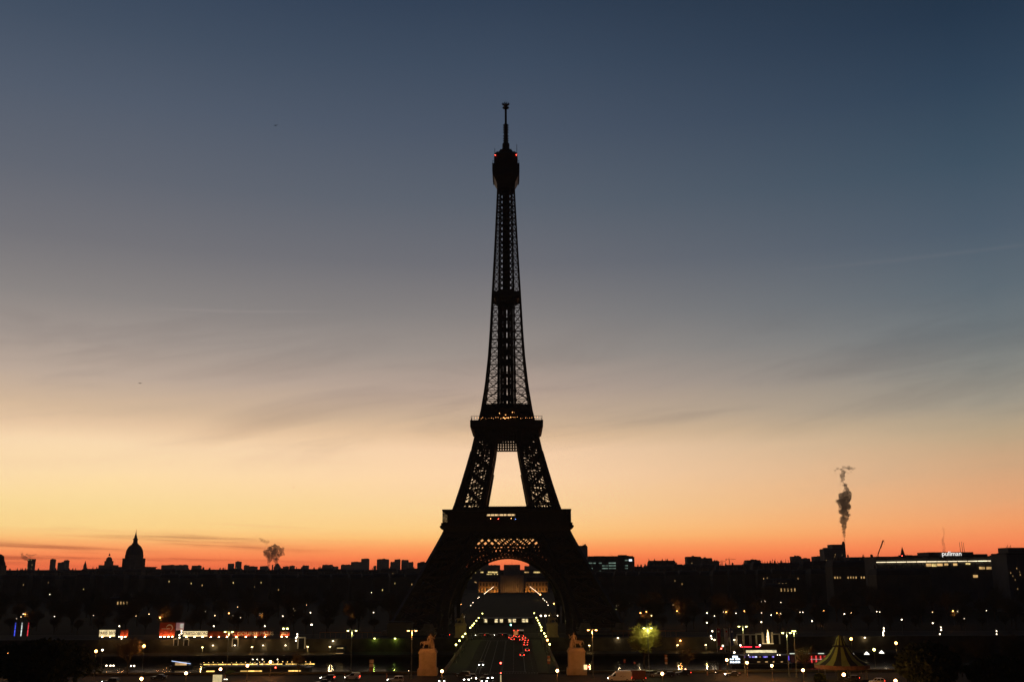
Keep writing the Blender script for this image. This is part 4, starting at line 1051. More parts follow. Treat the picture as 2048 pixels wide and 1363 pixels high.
twin(701.5,1259.4,'g',1343,'tall twin lamp with white-green heads left of the square signs',1.3)
twin(452.8,1261.6,'g',1347,'tall twin lamp with white heads rising between the two lit banners')
twin(1298,1254.3,'g',1338,'tall twin lamp with white-green heads in the green-lit tree')
twin(1490.5,1250.8,'g',1347,'tall twin lamp with white heads right of the three banners')
twin(1578.5,1263.6,'g',1352,'shorter twin lamp left of the striped tent, lower of a pair')
twin(1593.6,1260,'g',1354,'single-headed tall lamp left of the striped tent, higher of a pair',.3)
# globe lamps nearest the camera
GL = [(283,1356,269,'globe lamp nearest the lower left corner, in the curved row by the kiosk'),(372,1345,283,'globe lamp second in the curved row left of the kiosk'),(441,1337,294,'globe lamp standing directly above the white kiosk'),(495,1330,305,'globe lamp in front of the lit boat, right of the kiosk'),(541,1322.5,318,'globe lamp farthest along the left row, before the lit boat'),
 (884,1341,290,'globe lamp beside the dark cars left of the bridge mouth'),(1114.5,1340,290,'globe lamp alone at the right of the bridge mouth'),(1324.5,1346,284,'globe lamp just right of the parked dark cars'),
 (1453.5,1318.5,320,'globe lamp first in the right row, by the white screen'),(1494,1324,311,'globe lamp second in the right row, before the banner boat'),(1543.5,1330,302,'globe lamp third in the right row, under the golden figure'),(1606,1339,292,'globe lamp fourth in the right row, left of the striped tent'),(1687.5,1348,282,'big orange globe lamp directly in front of the striped tent'),(1791,1360,270,'globe lamp cut by the bottom edge right of the tent')]
for px, py, Y, lb in GL:
    p = gy(px, py, Y); t = thing('globe_lamp', lb, 'street lamp', (p.x, Y, 0)); h = p.z
    MB().lathe([(.24,0),(.2,.5),(.1,.7),(.07,h-.5),(.2,h-.42),(.22,h-.36)],10).build('pole', mat('lamp_post_iron',(.12,.085,.06),.6,.2,.2,2), t)
    MB().sphere((0,0,h),.42 if px in (1687.5,) else .37,14,9).build('globe', e_globe, t); plight(t, (0,0,h), 4300, (1,.40,.10), .5)
for px, py, Y, lb, k in ((192,1301,318,'orange lamp on a tall reddish post left of the forking tree','o'),(205,1298.7,330,'small flat lamp just right of the orange one at lower left','w'),(288,1290.7,322,'orange lamp on a thin post right of the forking tree','o'),(17,1304,330,'small orange lamp above the white lantern at the left edge','o'),(1702.3,1276.5,330,'orange lamp on a reddish post right of the tent peak','o'),(1792,1284.8,330,'orange lamp between the tent and the dark evergreen','o'),(8,1314.6,300,'big white bell lantern at the left edge','g'),(1748.2,1298,335,'big round white lamp right of the tent','g')):
    lamp(px, py, k, Y=Y, label=lb, r=.42 if k != 'w' else .3, ground=0 if Y < 326 else 0)
# lamps on the far quay wall
for px, py, k, lb, g in ((425.6,1289.5,'w','flat white wall lamp',1),(469,1289.5,'w','flat white wall lamp',1),(525.8,1289.5,'w','flat white wall lamp',1),(570.8,1289.5,'w','flat white wall lamp',1),(666,1281,'w','warm wall lamp alone on the quay wall left of the two green ones',0),(749,1275.8,'g','left one of two wall lamps casting green light on the quay wall',0),(790,1275.8,'g','right one of two wall lamps casting green light on the quay wall',0),(1236,1275,'w','small wall lamp left of the green-lit tree',0),(1277,1274,'w','small wall lamp behind the green-lit tree',0),(1361,1280,'o','warm wall lamp above the pool of light',0),(1469,1278.5,'w','flat bar lamp right of the blue banner',0),(1683,1274.8,'w','flat bar lamp beside the tent peak',0),(1730,1274,'w','flat bar lamp right of the tent between two reddish posts',0)):
    p = gy(px, py, 480.6); t = thing('wall_lamp', 'flat white wall lamp in the level row under the lit banners' if g else lb, 'wall lamp', (p.x, 481.9, p.z), 0, 'level row of wall lamps' if g else None)
    MB().box(-.12,.12,-1.0,0,.2,.3).build('bracket', m_metal, t); MB().sphere((0,-1.0,0),.36 if not g else .3,10,6,.6).build('lens', EM[k], t); plight(t, (0,-1.0,-.5), 150, dict(w=WRM,o=SOD,g=(.62,1,.12))[k], .15)
# strings of little bulbs and decorated figures on the far quay
def bulbs(label, pts, Y, m=None, r=.25, cat='light string', name='light_string'):
    c = gy(pts[0][0], pts[-1][1], Y); t = thing(name, label, cat, (c.x, Y, c.z))
    prev = None
    for px, py in pts:
        p = gy(px, py, Y) - Vector((c.x,Y,c.z)); MB().sphere(p, r, 8, 5).build('bulb', m or e_white, t)
        if prev is not None: MB().tube(prev, p, .04, .04, 4).build('cable', m_metal, t)
        prev = p
    return t
bulbs('string of white bulbs hanging beside the lit billboard', [(363,1260.5),(363,1265.4),(358.8,1269),(359,1274)], 479, r=.3)
bulbs('string of white bulbs hung left of the lit doorway', [(594.5,1267),(594.5,1271.5),(592,1275),(592,1280)], 479, r=.3)
bulbs('bulbs in a lit bower left of the three banners', [(1424.7,1261),(1422,1271),(1423.5,1276),(1429,1278.5)], 479, r=.32)
bulbs('string of warm bulbs in a lit bower right of the tent', [(1767.7,1255.5),(1767.7,1260.6),(1766,1264),(1766.5,1269)], 479, r=.33)
bulbs('string of three bulbs among the trees at far right', [(1882,1253.5),(1882.3,1258.6),(1879.8,1267)], 490, r=.28)
bulbs('pair of bulbs one above the other near the right edge', [(1993,1261),(1993.2,1267)], 490, r=.25)
bulbs('short string of white bulbs below the left red banner', [(245,1273),(243,1276),(238,1272)], 479, r=.25)
bulbs('row of four bulbs low over the far quay behind the lit boat', [(505.5,1317.5),(514.5,1317.5),(525,1317.5),(555,1317.5)], 460, r=.2)
bulbs('row of white lights low in front of the forking tree', [(213,1330),(221,1330),(227,1330)], 400, r=.28)
bulbs('pair of white lights right of the forking tree', [(262,1330.5),(268.5,1330.5)], 400, r=.28)
for px, py, lb in ((1703.7,1304.8,'white glowing parasol nearest the tent, left of three'),(1733.3,1304.4,'small white glowing parasol, middle of three right of the tent'),(1763,1302,'white glowing parasol, right of three by the round lamp')):
    p = gy(px, py, 420); t = thing('parasol', lb, 'parasol', (p.x,420,-7)); h = p.z+7
    MB().tube((0,0,0),(0,0,h),.06,.05,6).build('pole', m_metal, t); MB().lathe([(1.1,h-.6),(1.05,h-.5),(.05,h+.5)],8).build('canopy', emat('parasol_glow',(1,.93,.8),2.2), t)  # canopy glows by its material instead of being lit
# golden figure on the wall
p = gy(1536.5,1285,478); t = thing('lit_figure', 'tall self-glowing golden statue on a ledge behind the banner boat', 'statue', (p.x,478,p.z)); tp = gy(1536,1258,478).z-p.z
e_gold = emat('gold_glow', (1,.66,.28), 3.2, .5, 1.2)  # statue, ledge and posts glow by material, in place of light on them
mb = MB(); mb.tube((-.2,0,0),(-.1,0,tp*.5),.35,.45,8); mb.tube((.3,0,0),(.1,0,tp*.5),.3,.4,8); mb.tube((0,0,tp*.45),(.1,0,tp*.78),.55,.35,8); mb.build('body', e_gold, t)
MB().tube((.15,0,tp*.74),(0,0,tp),.3,.08,8).build('raised_arm', e_gold, t); MB().box(-2.6,2.4,-.5,.8,-.35,0).build('ledge', emat('gold_ledge_glow',(1,.7,.3),.6), t)
for x in (-2.2,2.2):
    MB().box(x-.35,x+.35,.9,1.3,-.2,tp*.8).build('frame_post', emat('gold_frame_glow',(1,.62,.2),.16,.5,.8), t)
# arcade doorways in the far quay wall
def doorway(px0, px1, py0, py1, label, glow):
    a = gy(px0,py1,481.6); b = gy(px1,py0,481.6); t = thing('doorway', label, 'doorway', ((a.x+b.x)/2,481.95,a.z)); w = (b.x-a.x)/2; h = b.z-a.z
    m = emat('frame_glow',(1,.68,.24),glow,.5,1.0) if glow else m_quay  # jambs and lintel glow themselves, standing in for lamp light on stone
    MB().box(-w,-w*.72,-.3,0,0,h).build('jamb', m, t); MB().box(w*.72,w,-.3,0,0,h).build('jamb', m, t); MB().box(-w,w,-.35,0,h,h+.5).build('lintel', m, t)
    MB().box(-w*.72,w*.72,-.12,0,0,h).build('dark_recess_panel', m_black, t)  # flat black panel: dark door, and painted darkness in the open recesses
doorway(594,611,1275,1296,'dark doorway with a yellow glowing frame in the far quay wall',.07)
doorway(463,477,1277,1292,'doorway with a glowing frame under the course banner',.05)
doorway(346,357,1278,1290,'left of two doorways with glowing frames under the billboard',.05)
doorway(366,378,1278,1290,'right of two doorways with glowing frames under the billboard',.04)
for i, px in enumerate((1480,1494,1508)): doorway(px-6,px+6,1269,1288,('first','second','third')[i]+' of three dark arcade openings left of the golden figure',.012)
doorway(1512,1528,1268,1287,'yellow glowing niche just left of the golden figure',.06); doorway(1543,1560,1268,1287,'yellow glowing niche just right of the golden figure',.05)
# floods lying on the far quayside: pools of light
for px, py, lb, k in ((1358,1308,'low bollard lamp over the bright pool of light right of centre','w'),(1415,1304,'low lamp at the right end of the pool of light','w'),(612,1310,'low lamp over the pool of light behind the lit boat','w'),(1180,1312,'low lamp on the quayside beside the right pedestal','w'),(657,1311,'low lamp by the kiosk on the left far quayside','w'),(500,1306,'low lamp on the grassy quayside behind the lit boat','w'),(400,1308,'low lamp at the left end of the quayside','w')):
    p = gy(px, py, 470); t = thing('bollard_lamp', lb, 'lamp', (p.x,473,-4.6))
    MB().tube((0,0,0),(0,0,3.0),.12,.1,8).build('post', m_post, t); MB().frust(.5,.3,3.0,.3,.2,3.3).build('hood', m_metal, t); MB().box(-.35,.35,-.22,.22,2.9,2.98).build('lens', emat('pool_light',(1,.70,.26),26), t); plight(t, (0,-.6,2.7), 420, (1,.62,.2), .15)
# ------------------------------------------------------------------ skinned figures for the statues
def skin(name, joints, edges, m, parent=None, sub=2):
    me = bpy.data.meshes.new('tmp'); ks = list(joints)
    me.from_pydata([joints[k][0] for k in ks], [(ks.index(a), ks.index(b)) for a, b in edges], [])
    o = bpy.data.objects.new('tmp', me); COL.objects.link(o)
    md = o.modifiers.new('s', 'SKIN'); sv = me.skin_vertices[0].data
    for i, k in enumerate(ks): r = joints[k][1]; sv[i].radius = (r, r) if not isinstance(r, tuple) else r
    sv[0].use_root = True
    ss = o.modifiers.new('u', 'SUBSURF'); ss.levels = sub; ss.render_levels = sub
    bpy.context.view_layer.update()
    nm = bpy.data.meshes.new_from_object(o.evaluated_get(bpy.context.evaluated_depsgraph_get()))
    bpy.data.objects.remove(o); bpy.data.meshes.remove(me)
    nm.name = name; nm.materials.clear(); nm.materials.append(m)
    for p in nm.polygons: p.use_smooth = True
    q = bpy.data.objects.new(name, nm); COL.objects.link(q)
    if parent: q.parent = parent
    return q
# horse standing along +x, head at +x; about 1.75 m at the withers before scaling
HJ = {'pel':((-.75,0,1.35),.36),'bel':((-.1,0,1.25),.40),'che':((.55,0,1.32),.38),'nk0':((.95,0,1.68),.25),'nk1':((1.22,0,2.1),.17),'pol':((1.42,0,2.32),.13),'muz':((1.72,0,1.98),.085),
 'tl0':((-1.12,0,1.5),.09),'tl1':((-1.42,.05,1.15),.11),'tl2':((-1.5,.05,.6),.05),
 'hL0':((-.85,.2,1.05),.22),'hL1':((-.62,.22,.8),.13),'hL2':((-.98,.22,.5),.08),'hL3':((-.92,.22,.1),.065),'hL4':((-.84,.22,.02),.08),
 'hR0':((-.8,-.2,1.05),.22),'hR1':((-.5,-.22,.8),.13),'hR2':((-.78,-.22,.5),.08),'hR3':((-.68,-.22,.1),.065),'hR4':((-.6,-.22,.02),.08),
 'fL0':((.62,.2,1.05),.17),'fL1':((.72,.22,.62),.09),'fL2':((.68,.22,.14),.06),'fL3':((.76,.22,.02),.08),
 'fR0':((.66,-.2,1.05),.17),'fR1':((1.0,-.22,.78),.09),'fR2':((.92,-.22,.4),.06),'fR3':((1.0,-.22,.3),.075)}
HE = [('pel','bel'),('bel','che'),('che','nk0'),('nk0','nk1'),('nk1','pol'),('pol','muz'),('pel','tl0'),('tl0','tl1'),('tl1','tl2'),('pel','hL0'),('hL0','hL1'),('hL1','hL2'),('hL2','hL3'),('hL3','hL4'),('pel','hR0'),('hR0','hR1'),('hR1','hR2'),('hR2','hR3'),('hR3','hR4'),('che','fL0'),('fL0','fL1'),('fL1','fL2'),('fL2','fL3'),('che','fR0'),('fR0','fR1'),('fR1','fR2'),('fR2','fR3')]
PJ = {'pel':((0,0,.98),.15),'wst':((0,0,1.18),.14),'che':((0,0,1.42),.18),'nk':((0,0,1.6),.065),'hd':((0,-.02,1.75),.10),'top':((0,0,1.86),.07),
 'lL0':((.1,0,.85),.12),'lL1':((.12,-.05,.5),.08),'lL2':((.12,.02,.1),.05),'lL3':((.13,-.14,.03),.045),'lR0':((-.1,0,.85),.12),'lR1':((-.16,.04,.5),.08),'lR2':((-.2,.12,.1),.05),'lR3':((-.22,-.02,.03),.045),
 'aL0':((.22,0,1.48),.08),'aL1':((.42,-.02,1.3),.06),'aL2':((.55,-.05,1.55),.045),'aL3':((.6,-.06,1.66),.05),'aR0':((-.22,0,1.48),.08),'aR1':((-.32,.02,1.2),.06),'aR2':((-.3,-.08,.98),.045),'aR3':((-.29,-.1,.9),.05)}
PE = [('pel','wst'),('wst','che'),('che','nk'),('nk','hd'),('hd','top'),('pel','lL0'),('lL0','lL1'),('lL1','lL2'),('lL2','lL3'),('pel','lR0'),('lR0','lR1'),('lR1','lR2'),('lR2','lR3'),('che','aL0'),('aL0','aL1'),('aL1','aL2'),('aL2','aL3'),('che','aR0'),('aR0','aR1'),('aR1','aR2'),('aR2','aR3')]
m_stat = mat('statue_stone', (.36,.26,.16), .85, 0, .16, .7, .06)
def monument(label, x, y, s, flip):
    t = thing('horse_monument', label, 'monument', (x, y, 0))
    pd = MB().box(-2.55,2.55,-2.2,2.2,2.1,6.6).build('pedestal', m_stat, t)
    mb = MB(); mb.box(-3.0,3.0,-2.6,2.6,0,1.9); mb.box(-2.8,2.8,-2.4,2.4,1.9,2.15); mb.build('plinth', m_stat, pd)
    mb = MB(); mb.box(-2.75,2.75,-2.4,2.4,6.45,6.7); mb.frust(2.8,2.4,6.7,2.5,2.1,7.3); mb.frust(2.45,2.0,7.3,2.3,1.9,7.75); mb.build('cornice', m_stat, pd)
    h = skin('horse', HJ, HE, m_stat, t); h.location = (-.35*flip, .5, 7.7); h.scale = (1.42*flip, 1.42, 1.42)
    w = skin('warrior', PJ, PE, m_stat, t); w.location = (.75*flip, -.75, 7.7); w.scale = (2.5*flip, 2.5, 2.5)
    MB().lathe([(.6,0),(.5,1.2),(.35,2.0),(.2,2.5)],10,(1.5*flip,-.2,7.7)).build('drapery', m_stat, t)
    return t
xl = gz(857,1347,0); xr = gz(1153,1347,0)
monument('stone horse and warrior on a pedestal at the left of the near bridge end', xl.x, 321.5, 1, 1)
monument('stone horse and warrior on a pedestal at the right of the near bridge end', xr.x, 321.5, 1, -1)
monument('distant stone horse group at the far left bridge end, in green light', -21.2, 487, 1, 1)
monument('distant stone horse group at the far right bridge end, in green light', 21.6, 487, 1, -1)
# ------------------------------------------------------------------ vehicles
e_head = emat('headlight', (1,.93,.80), 26); e_tail = emat('tail_light', (1,.04,.02), 11); e_plate = emat('plate_glow', (1,.9,.7), .5)  # plates glow themselves; the light on them is in the material
m_car = {k: mat('car_paint_'+k, c, .28, .2, .06, 3) for k, c in dict(black=(.012,.012,.014), dark=(.03,.032,.04), blue=(.03,.045,.09), grey=(.16,.16,.17), white=(.72,.70,.66), silver=(.40,.40,.40), red=(.25,.02,.02)).items()}
def wheel(par, x, y, r):
    t = MB().tube((x,y-.11,r),(x,y+.11,r),r,r,14).build('wheel', m_black, par)
    s = 1 if y > 0 else -1
    MB().tube((x,y+s*.112,r),(x,y+s*.13,r),r*.62,r*.5,10).build('rim', mat('alloy',(.35,.35,.36),.35,.8), t)
def car(label, pos, rz, paint='dark', kind='hatch', head=False, tail=False, roofsign=False, name='parked_car', cat='car', group=None):
    L_, Wd, H = dict(hatch=(4.1,1.75,1.48), sedan=(4.6,1.8,1.44), suv=(4.6,1.88,1.68), van=(4.4,1.85,1.85), mpv=(4.5,1.82,1.62))[kind]
    t = thing(name, label, cat, (pos[0], pos[1], pos[2] if len(pos) > 2 else .01), rz, group)
    a = L_/2; w = Wd/2; P = m_car[paint]
    belt = H*.60
    cab = dict(hatch=((.18,-.02),(-.86,-.96)), sedan=((.22,.02),(-.5,-.72)), suv=((.2,.04),(-.9,-.97)), van=((.42,.12),(-.96,-.99)), mpv=((.36,.06),(-.9,-.98)))[kind]
    (wf, rf), (rr_, wr) = cab
    # lower body: outline with wheel arches, narrowed at the ends
    out = [(-a,.30),(-a*.98,belt*.95),(-a*.93,belt)] + [(wr*a,belt),(wf*a*1.02,belt)] + [(a*.86,belt*.86),(a*.98,belt*.72),(a,.42),(a*.97,.24)]
    fx, bx, wr_ = a*.62, -a*.60, .34
    under = []
    for cx in (fx, bx):
        under += [(cx+wr_*1.12*math.cos(q), .24+wr_*1.05*math.sin(q)) for q in [math.pi*i/8 for i in range(9)]]
    out = out + under + [(-a*.97,.24)]
    mb = MB(); mb.prism(out, -w*.95, w*.95)
    n = len(out)
    mb.v = [(x, y*(1-.10*max(0,(abs(x)/a-.8)/.2)), z) for x, y, z in mb.v]
    mb.build('body', P, t)
    gl = MB()
    x0, x1, x2, x3 = wr*a, wf*a, rf*a, rr_*a
    wt = w*.74; wb = w*.93; zr = H-.06
    gl.add([(x0,-wb,belt),(x1,-wb,belt),(x1,wb,belt),(x0,wb,belt),(x3,-wt,zr),(x2,-wt,zr),(x2,wt,zr),(x3,wt,zr)],[(0,1,5,4),(1,2,6,5),(2,3,7,6),(3,0,4,7),(4,5,6,7)])
    gl.build('windows', m_glass, t)
    rm = MB(); rm.frust((x2-x3)/2+.03, wt+.03, zr-.02, (x2-x3)/2-.08, wt-.1, H, (x2+x3)/2)
    rm.build('roof', P, t)
    pm = MB()
    for y0, y1 in ((-wb,-wt),(wb,wt)):
        for xb, xt in ((x1,x2),((x0+x1)/2,(x2+x3)/2),(x0,x3)): pm.beam((xb,y0*1.005,belt-.02),(xt,y1*1.01,zr),.09,.07)
    if kind == 'van':
        for s in (-1,1): pm.add([(x0,s*(wb+.012),belt),((x0+x1)*.42,s*(wb+.012),belt),((x2+x3)*.42,s*(wt+.012),zr),(x3,s*(wt+.012),zr)],[(0,1,2,3)])
    pm.build('pillars', P, t)
    for x in (fx, bx):
        for y in (-w*.88, w*.88): wheel(t, x, y, .33)
    for s in (-1,1):
        hl = MB(); hl.box(a*.955,a*.99,s*w*.78-.17,s*w*.78+.17,.60,.76); hl.build('headlight', e_head if head else m_glass, t)
        tl = MB(); tl.box(-a*1.0,-a*.97,s*w*.80-.12,s*w*.80+.12,.72,.96); tl.build('tail_light', e_tail if tail else m_car['red'], t)
        MB().box(wf*a*.9,wf*a*.9+.14,s*(wb+.02)-.1,s*(wb+.02)+.1,belt+.02,belt+.16).build('mirror', P, t)
    MB().box(-a*1.004,-a*.985,-.26,.26,.5,.62).build('number_plate', e_plate if tail else m_car['white'], t)
    MB().box(a*.99,a*1.004,-.5,.5,.34,.52).build('grille', m_black, t)
    if roofsign: MB().frust(.16,.42,H,.1,.36,H+.2,(x2+x3)/2+.2).build('roof_sign', emat('taxi_sign',(1,.45,.22),7), t)
    return t
UP, DN, LF, RT = R(90), R(-90), R(180), 0.0
def at(px, py, z=.8): v = gz(px, py, z); return (v.x, v.y, .02)
G_B = 'cars driving away over the bridge'
for px, py, paint, kind, lb in ((1021,1273.6,'white','van','white van with red tail lights, farthest left in the bridge queue'),(1025.2,1277,'dark','hatch','dark car with the brightest brake lights, left of the bridge queue'),(1035,1271.8,'dark','hatch','dark car ahead of the middle of the bridge queue'),(1042.5,1277.8,'dark','hatch','dark car in the middle of the bridge queue, half hidden'),(1048,1274,'grey','hatch','grey car with a lit number plate at the head of the right bridge lane'),(1053.4,1279,'dark','sedan','dark car second in the right bridge lane'),(1052,1283.4,'dark','hatch','dark car third in the right bridge lane'),(1051.4,1287.8,'dark','sedan','dark car with bright brake lights, fourth in the right bridge lane'),(1054.8,1299,'dark','hatch','dark car with tail lights, alone before the right bridge queue'),(1044.4,1308.5,'dark','hatch','nearest dark car driving away in the middle of the bridge')):
    x = at(px, py, .85); car(lb, (x[0], x[1]+2, .02), UP, paint, kind, tail=True, name='moving_car', group=G_B)
x = at(962, 1328.3, .7); car('dark car with two small headlights coming over the bridge', (x[0], x[1]+2, .02), DN, 'dark', 'hatch', head=True, name='moving_car')
x = at(941, 1274.5, .7); car('unlit dark car parked at the far left kerb of the bridge', (x[0], x[1], .02), DN, 'dark', 'hatch')
# foreground, left of the bridge mouth
def fg(px, py, rz, paint, kind, lb, **kw):
    v = gz(px, py, .75); return car(lb, (v.x, v.y, .02), rz, paint, kind, **kw)
fg(925, 1347, R(168), 'black', 'mpv', 'black car side-on at the left of the bridge mouth')
fg(935.5, 1356, R(-98), 'dark', 'hatch', 'dark car with headlights lit, first beside the black car', head=True)
fg(946, 1353.5, R(-84), 'silver', 'suv', 'silver car with glaring headlights in the bridge mouth', head=True)
fg(974.5, 1352.5, R(-66), 'dark', 'sedan', 'dark car turning with one glaring headlight at the bridge mouth', head=True)
fg(966, 1359, R(-78), 'black', 'hatch', 'black car with bright headlights at the bottom edge by the signal', head=True)
fg(884.5, 1359, R(-90), 'dark', 'sedan', 'dark car cut by the bottom edge under a globe lamp', head=True)
fg(655, 1353.5, LF, 'black', 'hatch', 'black car with headlight lit, left of the small white van', head=True, tail=True)
fg(645, 1362.5, LF, 'dark', 'sedan', 'dark car cut by the bottom edge in front of the black one')
fg(705, 1352, LF, 'white', 'van', 'small white van under orange light, left of the square signs', head=True, tail=True)
fg(791, 1357.5, LF, 'silver', 'suv', 'silver estate car with bright headlight, right of the square signs', head=True)
# right side
fg(1293, 1346.5, LF, 'blue', 'mpv', 'dark blue people carrier parked behind the lit white van')
fg(1315, 1347, LF, 'grey', 'hatch', 'grey car parked second behind the lit white van')
fg(1334, 1347, LF, 'black', 'hatch', 'black car parked third behind the lit white van')
fg(1366, 1344, LF, 'black', 'suv', 'black taxi with a glowing roof sign', roofsign=True, tail=True)
fg(1465, 1346, LF, 'black', 'sedan', 'black car with one glaring headlight right of the taxi', head=True)
fg(1753, 1360.5, R(185), 'white', 'hatch', 'pale car with red tail light at the bottom edge right of the tent', tail=True)
fg(1703, 1354.5, LF, 'dark', 'hatch', 'dark car with one red tail light behind the big orange globe', tail=True)
fg(318, 1352, LF, 'dark', 'sedan', 'dark car at lower left between two globe lamps')
fg(222, 1361, R(170), 'dark', 'suv', 'dark car at the lower left corner under the forking tree', head=True)
# the delivery van and the truck behind it
v = gz(1239, 1357, .6); t = thing('delivery_van', 'tall white delivery van lit orange, nose to the left', 'van', (v.x, v.y, .02), LF)
a = 3.4; out = [(-a,.35),(-a,2.55),(.9,2.62),(1.25,2.45),(2.15,1.55),(3.15,1.25),(3.4,.95),(3.4,.4)] 
mb = MB(); mb.prism(out, -.98, .98); mb.build('body', m_car['white'], t)
for s in (-1,1):
    mb = MB(); mb.prism([(1.15,1.5),(1.95,1.5),(1.4,2.2),(1.15,2.2)], s*.985, s*.995); mb.build('side_window', m_glass, t)
    MB().box(3.28,3.42,s*.72-.2,s*.72+.2,.8,1.05).build('headlight', e_head if s > 0 else m_glass, t); MB().box(-3.43,-3.39,s*.85-.1,s*.85+.1,.8,1.3).build('tail_light', e_tail, t)
    MB().box(1.7,1.85,s*1.12-.12,s*1.12+.12,1.4,1.75).build('mirror', m_black, t)
    for x in (-2.1,2.3): wheel(t, x, s*.9, .36)
mb = MB(); mb.add([(1.27,-.9,2.42),(1.27,.9,2.42),(2.12,.9,1.6),(2.12,-.9,1.6)],[(0,1,2,3)]); mb.v = [(x+.03,y,z+.03) for x,y,z in mb.v]; mb.build('windscreen', m_glass, t)
mb = MB(); mb.box(-3.2,.4,-.8,.8,2.64,2.9); mb.build('roof_rack', m_car['white'], t)
mb = MB(); mb.box(-.55,-.25,.985,.99,1.35,1.55); mb.box(-1.6,-.8,.985,.99,1.42,1.48); mb.box(-1.2,-.6,.985,.99,1.05,1.1); mb.v = [(x,y,z) for x,y,z in mb.v]; mb.build('side_marking', mat('decal',(.2,.12,.1),.6), t)
v = gz(1272, 1357, .6); t = thing('box_truck', 'dark red box truck standing right behind the delivery van', 'truck', (v.x+.6, v.y+1.0, .02), LF)
MB().box(-2.2,1.6,-1.05,1.05,.7,2.95).build('cargo_box', mat('truck_box',(.10,.03,.02),.6), t); MB().box(-2.2,2.0,-.8,.8,.4,.7).build('chassis', m_metal, t)
for s in (-1,1):
    MB().box(-2.26,-2.2,s*.8-.12,s*.8+.12,.75,1.0).build('tail_light', e_tail, t)
    for x in (-1.5,1.2): wheel(t, x, s*.9, .36)
# coach and lorry waiting at the far end of the bridge
v = gz(1031.5, 1258, 0); t = thing('lorry', 'lorry with an orange glowing back at the far end of the bridge', 'lorry', (v.x, 506, .02), UP)
MB().box(-2.5,2.2,-1.2,1.2,.8,3.6).build('cargo_box', mat('lorry_box',(.5,.2,.08),.6), t); MB().box(2.3,4.0,-1.1,1.1,.5,2.7).build('cab', m_car['white'], t)
MB().box(-2.56,-2.52,-1.0,1.0,1.0,3.2).build('rear_glow_panel', emat('lorry_rear_glow',(1,.30,.08),.35), t)  # added panel glows by itself to make the back look orange lit
for s in (-1,1):
    MB().box(-2.58,-2.53,s*1.05-.12,s*1.05+.12,.7,.95).build('tail_light', e_tail, t); MB().box(-2.58,-2.53,s*1.0-.2,s*1.0+.2,3.3,3.5).build('marker_lamp', e_tail, t)
    for x in (-1.6,2.9): wheel(t, x, s*1.0, .45)
v = gz(1041, 1258, 0); t = thing('coach', 'dark coach standing right of the orange backed lorry', 'coach', (v.x, 508, .02), UP)
MB().box(-5,5,-1.25,1.25,.5,3.3).build('body', m_car['grey'], t); MB().box(-5.05,-5.0,-1.1,1.1,1.7,2.9).build('rear_window', m_glass, t)
for s in (-1,1):
    MB().box(-5.06,-5.0,s*1.0-.14,s*1.0+.14,.7,1.0).build('tail_light', e_tail, t)
    for x in (-3,3): wheel(t, x, s*1.1, .5)
# cars crossing on the far quay road
for px, rz, kw, lb in ((966,LF,dict(head=True),'car with one white headlight crossing on the far quay, left of the bridge axis'),(983,RT,dict(tail=True),'car with red tail lights crossing on the far quay'),(1000,LF,dict(head=True),'car with a white headlight crossing beside the green signal'),(1015,RT,dict(tail=True),'car with red lights crossing just left of the green signal')):
    v = gz(px, 1257, .7); car(lb, (v.x, 514, .02), rz, 'dark', 'hatch', name='moving_car', **kw)
for px in (905,): v = gz(px,1256,.7); car('car with a red light under the left tower leg', (v.x,516,.02), LF, 'dark', 'suv', tail=True, name='moving_car')
# ------------------------------------------------------------------ traffic signals and signs
def signal(px, py_top, Y, label, lights, arm=0):
    p = gy(px, py_top, Y); t = thing('traffic_signal', label, 'traffic light', (p.x, Y, 0)); h = p.z+.5
    MB().tube((0,0,0),(0,0,h),.09,.07,8).build('pole', m_metal, t)
    hd = MB().box(-.22,.22,-.3,-.02,h-1.0,h+.1).build('signal_head', m_black, t)
    for dzv, m, r in lights: MB().sphere((0,-.3,h-.5+dzv), r, 10, 6).build('lens', m, hd)
    return t
e_redb = emat('signal_red', (1,.06,.04), 16); e_grn = emat('signal_green', (.25,1,.75), 12)
t = signal(1001.5, 1324.5, 300, 'red traffic signal on a tall mast in the bridge mouth', [(0,e_redb,.24)])
p = gy(1002,1344.6,300); MB().sphere((0,-.32,p.z),.15,8,5).build('repeater_lens', e_redb, t); MB().tube((0,0,0),(0,0,p.z-.5),.17,.15,8).build('lit_post', emat('post_glow',(1,.8,.4),.5), t)  # white lower post gets its own glow in place of light on it
t = signal(1021.6, 1248.5, 490, 'green traffic signal at the far end of the bridge', [(0,e_grn,.34)])
t = signal(551.5, 1333.5, 330, 'red traffic signal in front of the lit boat', [(0,e_redb,.2)])
t = signal(1442, 1296, 400, 'red signal beside the three banners', [(0,e_redb,.28)])
t = signal(1177, 1332, 318, 'red signal with a yellow plate right of the right pedestal', [(0,e_redb,.26)])
p = gy(1171,1333,318); MB().box(p.x-t.location.x-.5,p.x-t.location.x+.5,-.1,0,p.z-.7,p.z+.7).build('lit_plate', emat('plate_yellow',(1,.75,.35),1.2,.5,3), t)
def signpost(px, py, Y, label, w, n, cols):
    p = gy(px, py, Y); t = thing('sign_post', label, 'sign', (p.x, Y, 0)); h = p.z
    MB().tube((0,0,0),(0,0,h+n*w*.5),.1,.08,8).build('pole', m_metal, t)
    for i in range(n): MB().box(-w*.5,w*.5,-.16,-.1,h+(i-n/2)*w*.95,h+(i-n/2)*w*.95+w*.8).build('sign_plate', cols[i % len(cols)], t)
    return t
m_sg1 = mat('sign_face', (.55,.42,.28), .6); m_sg2 = mat('sign_face_dark', (.30,.12,.07), .6)
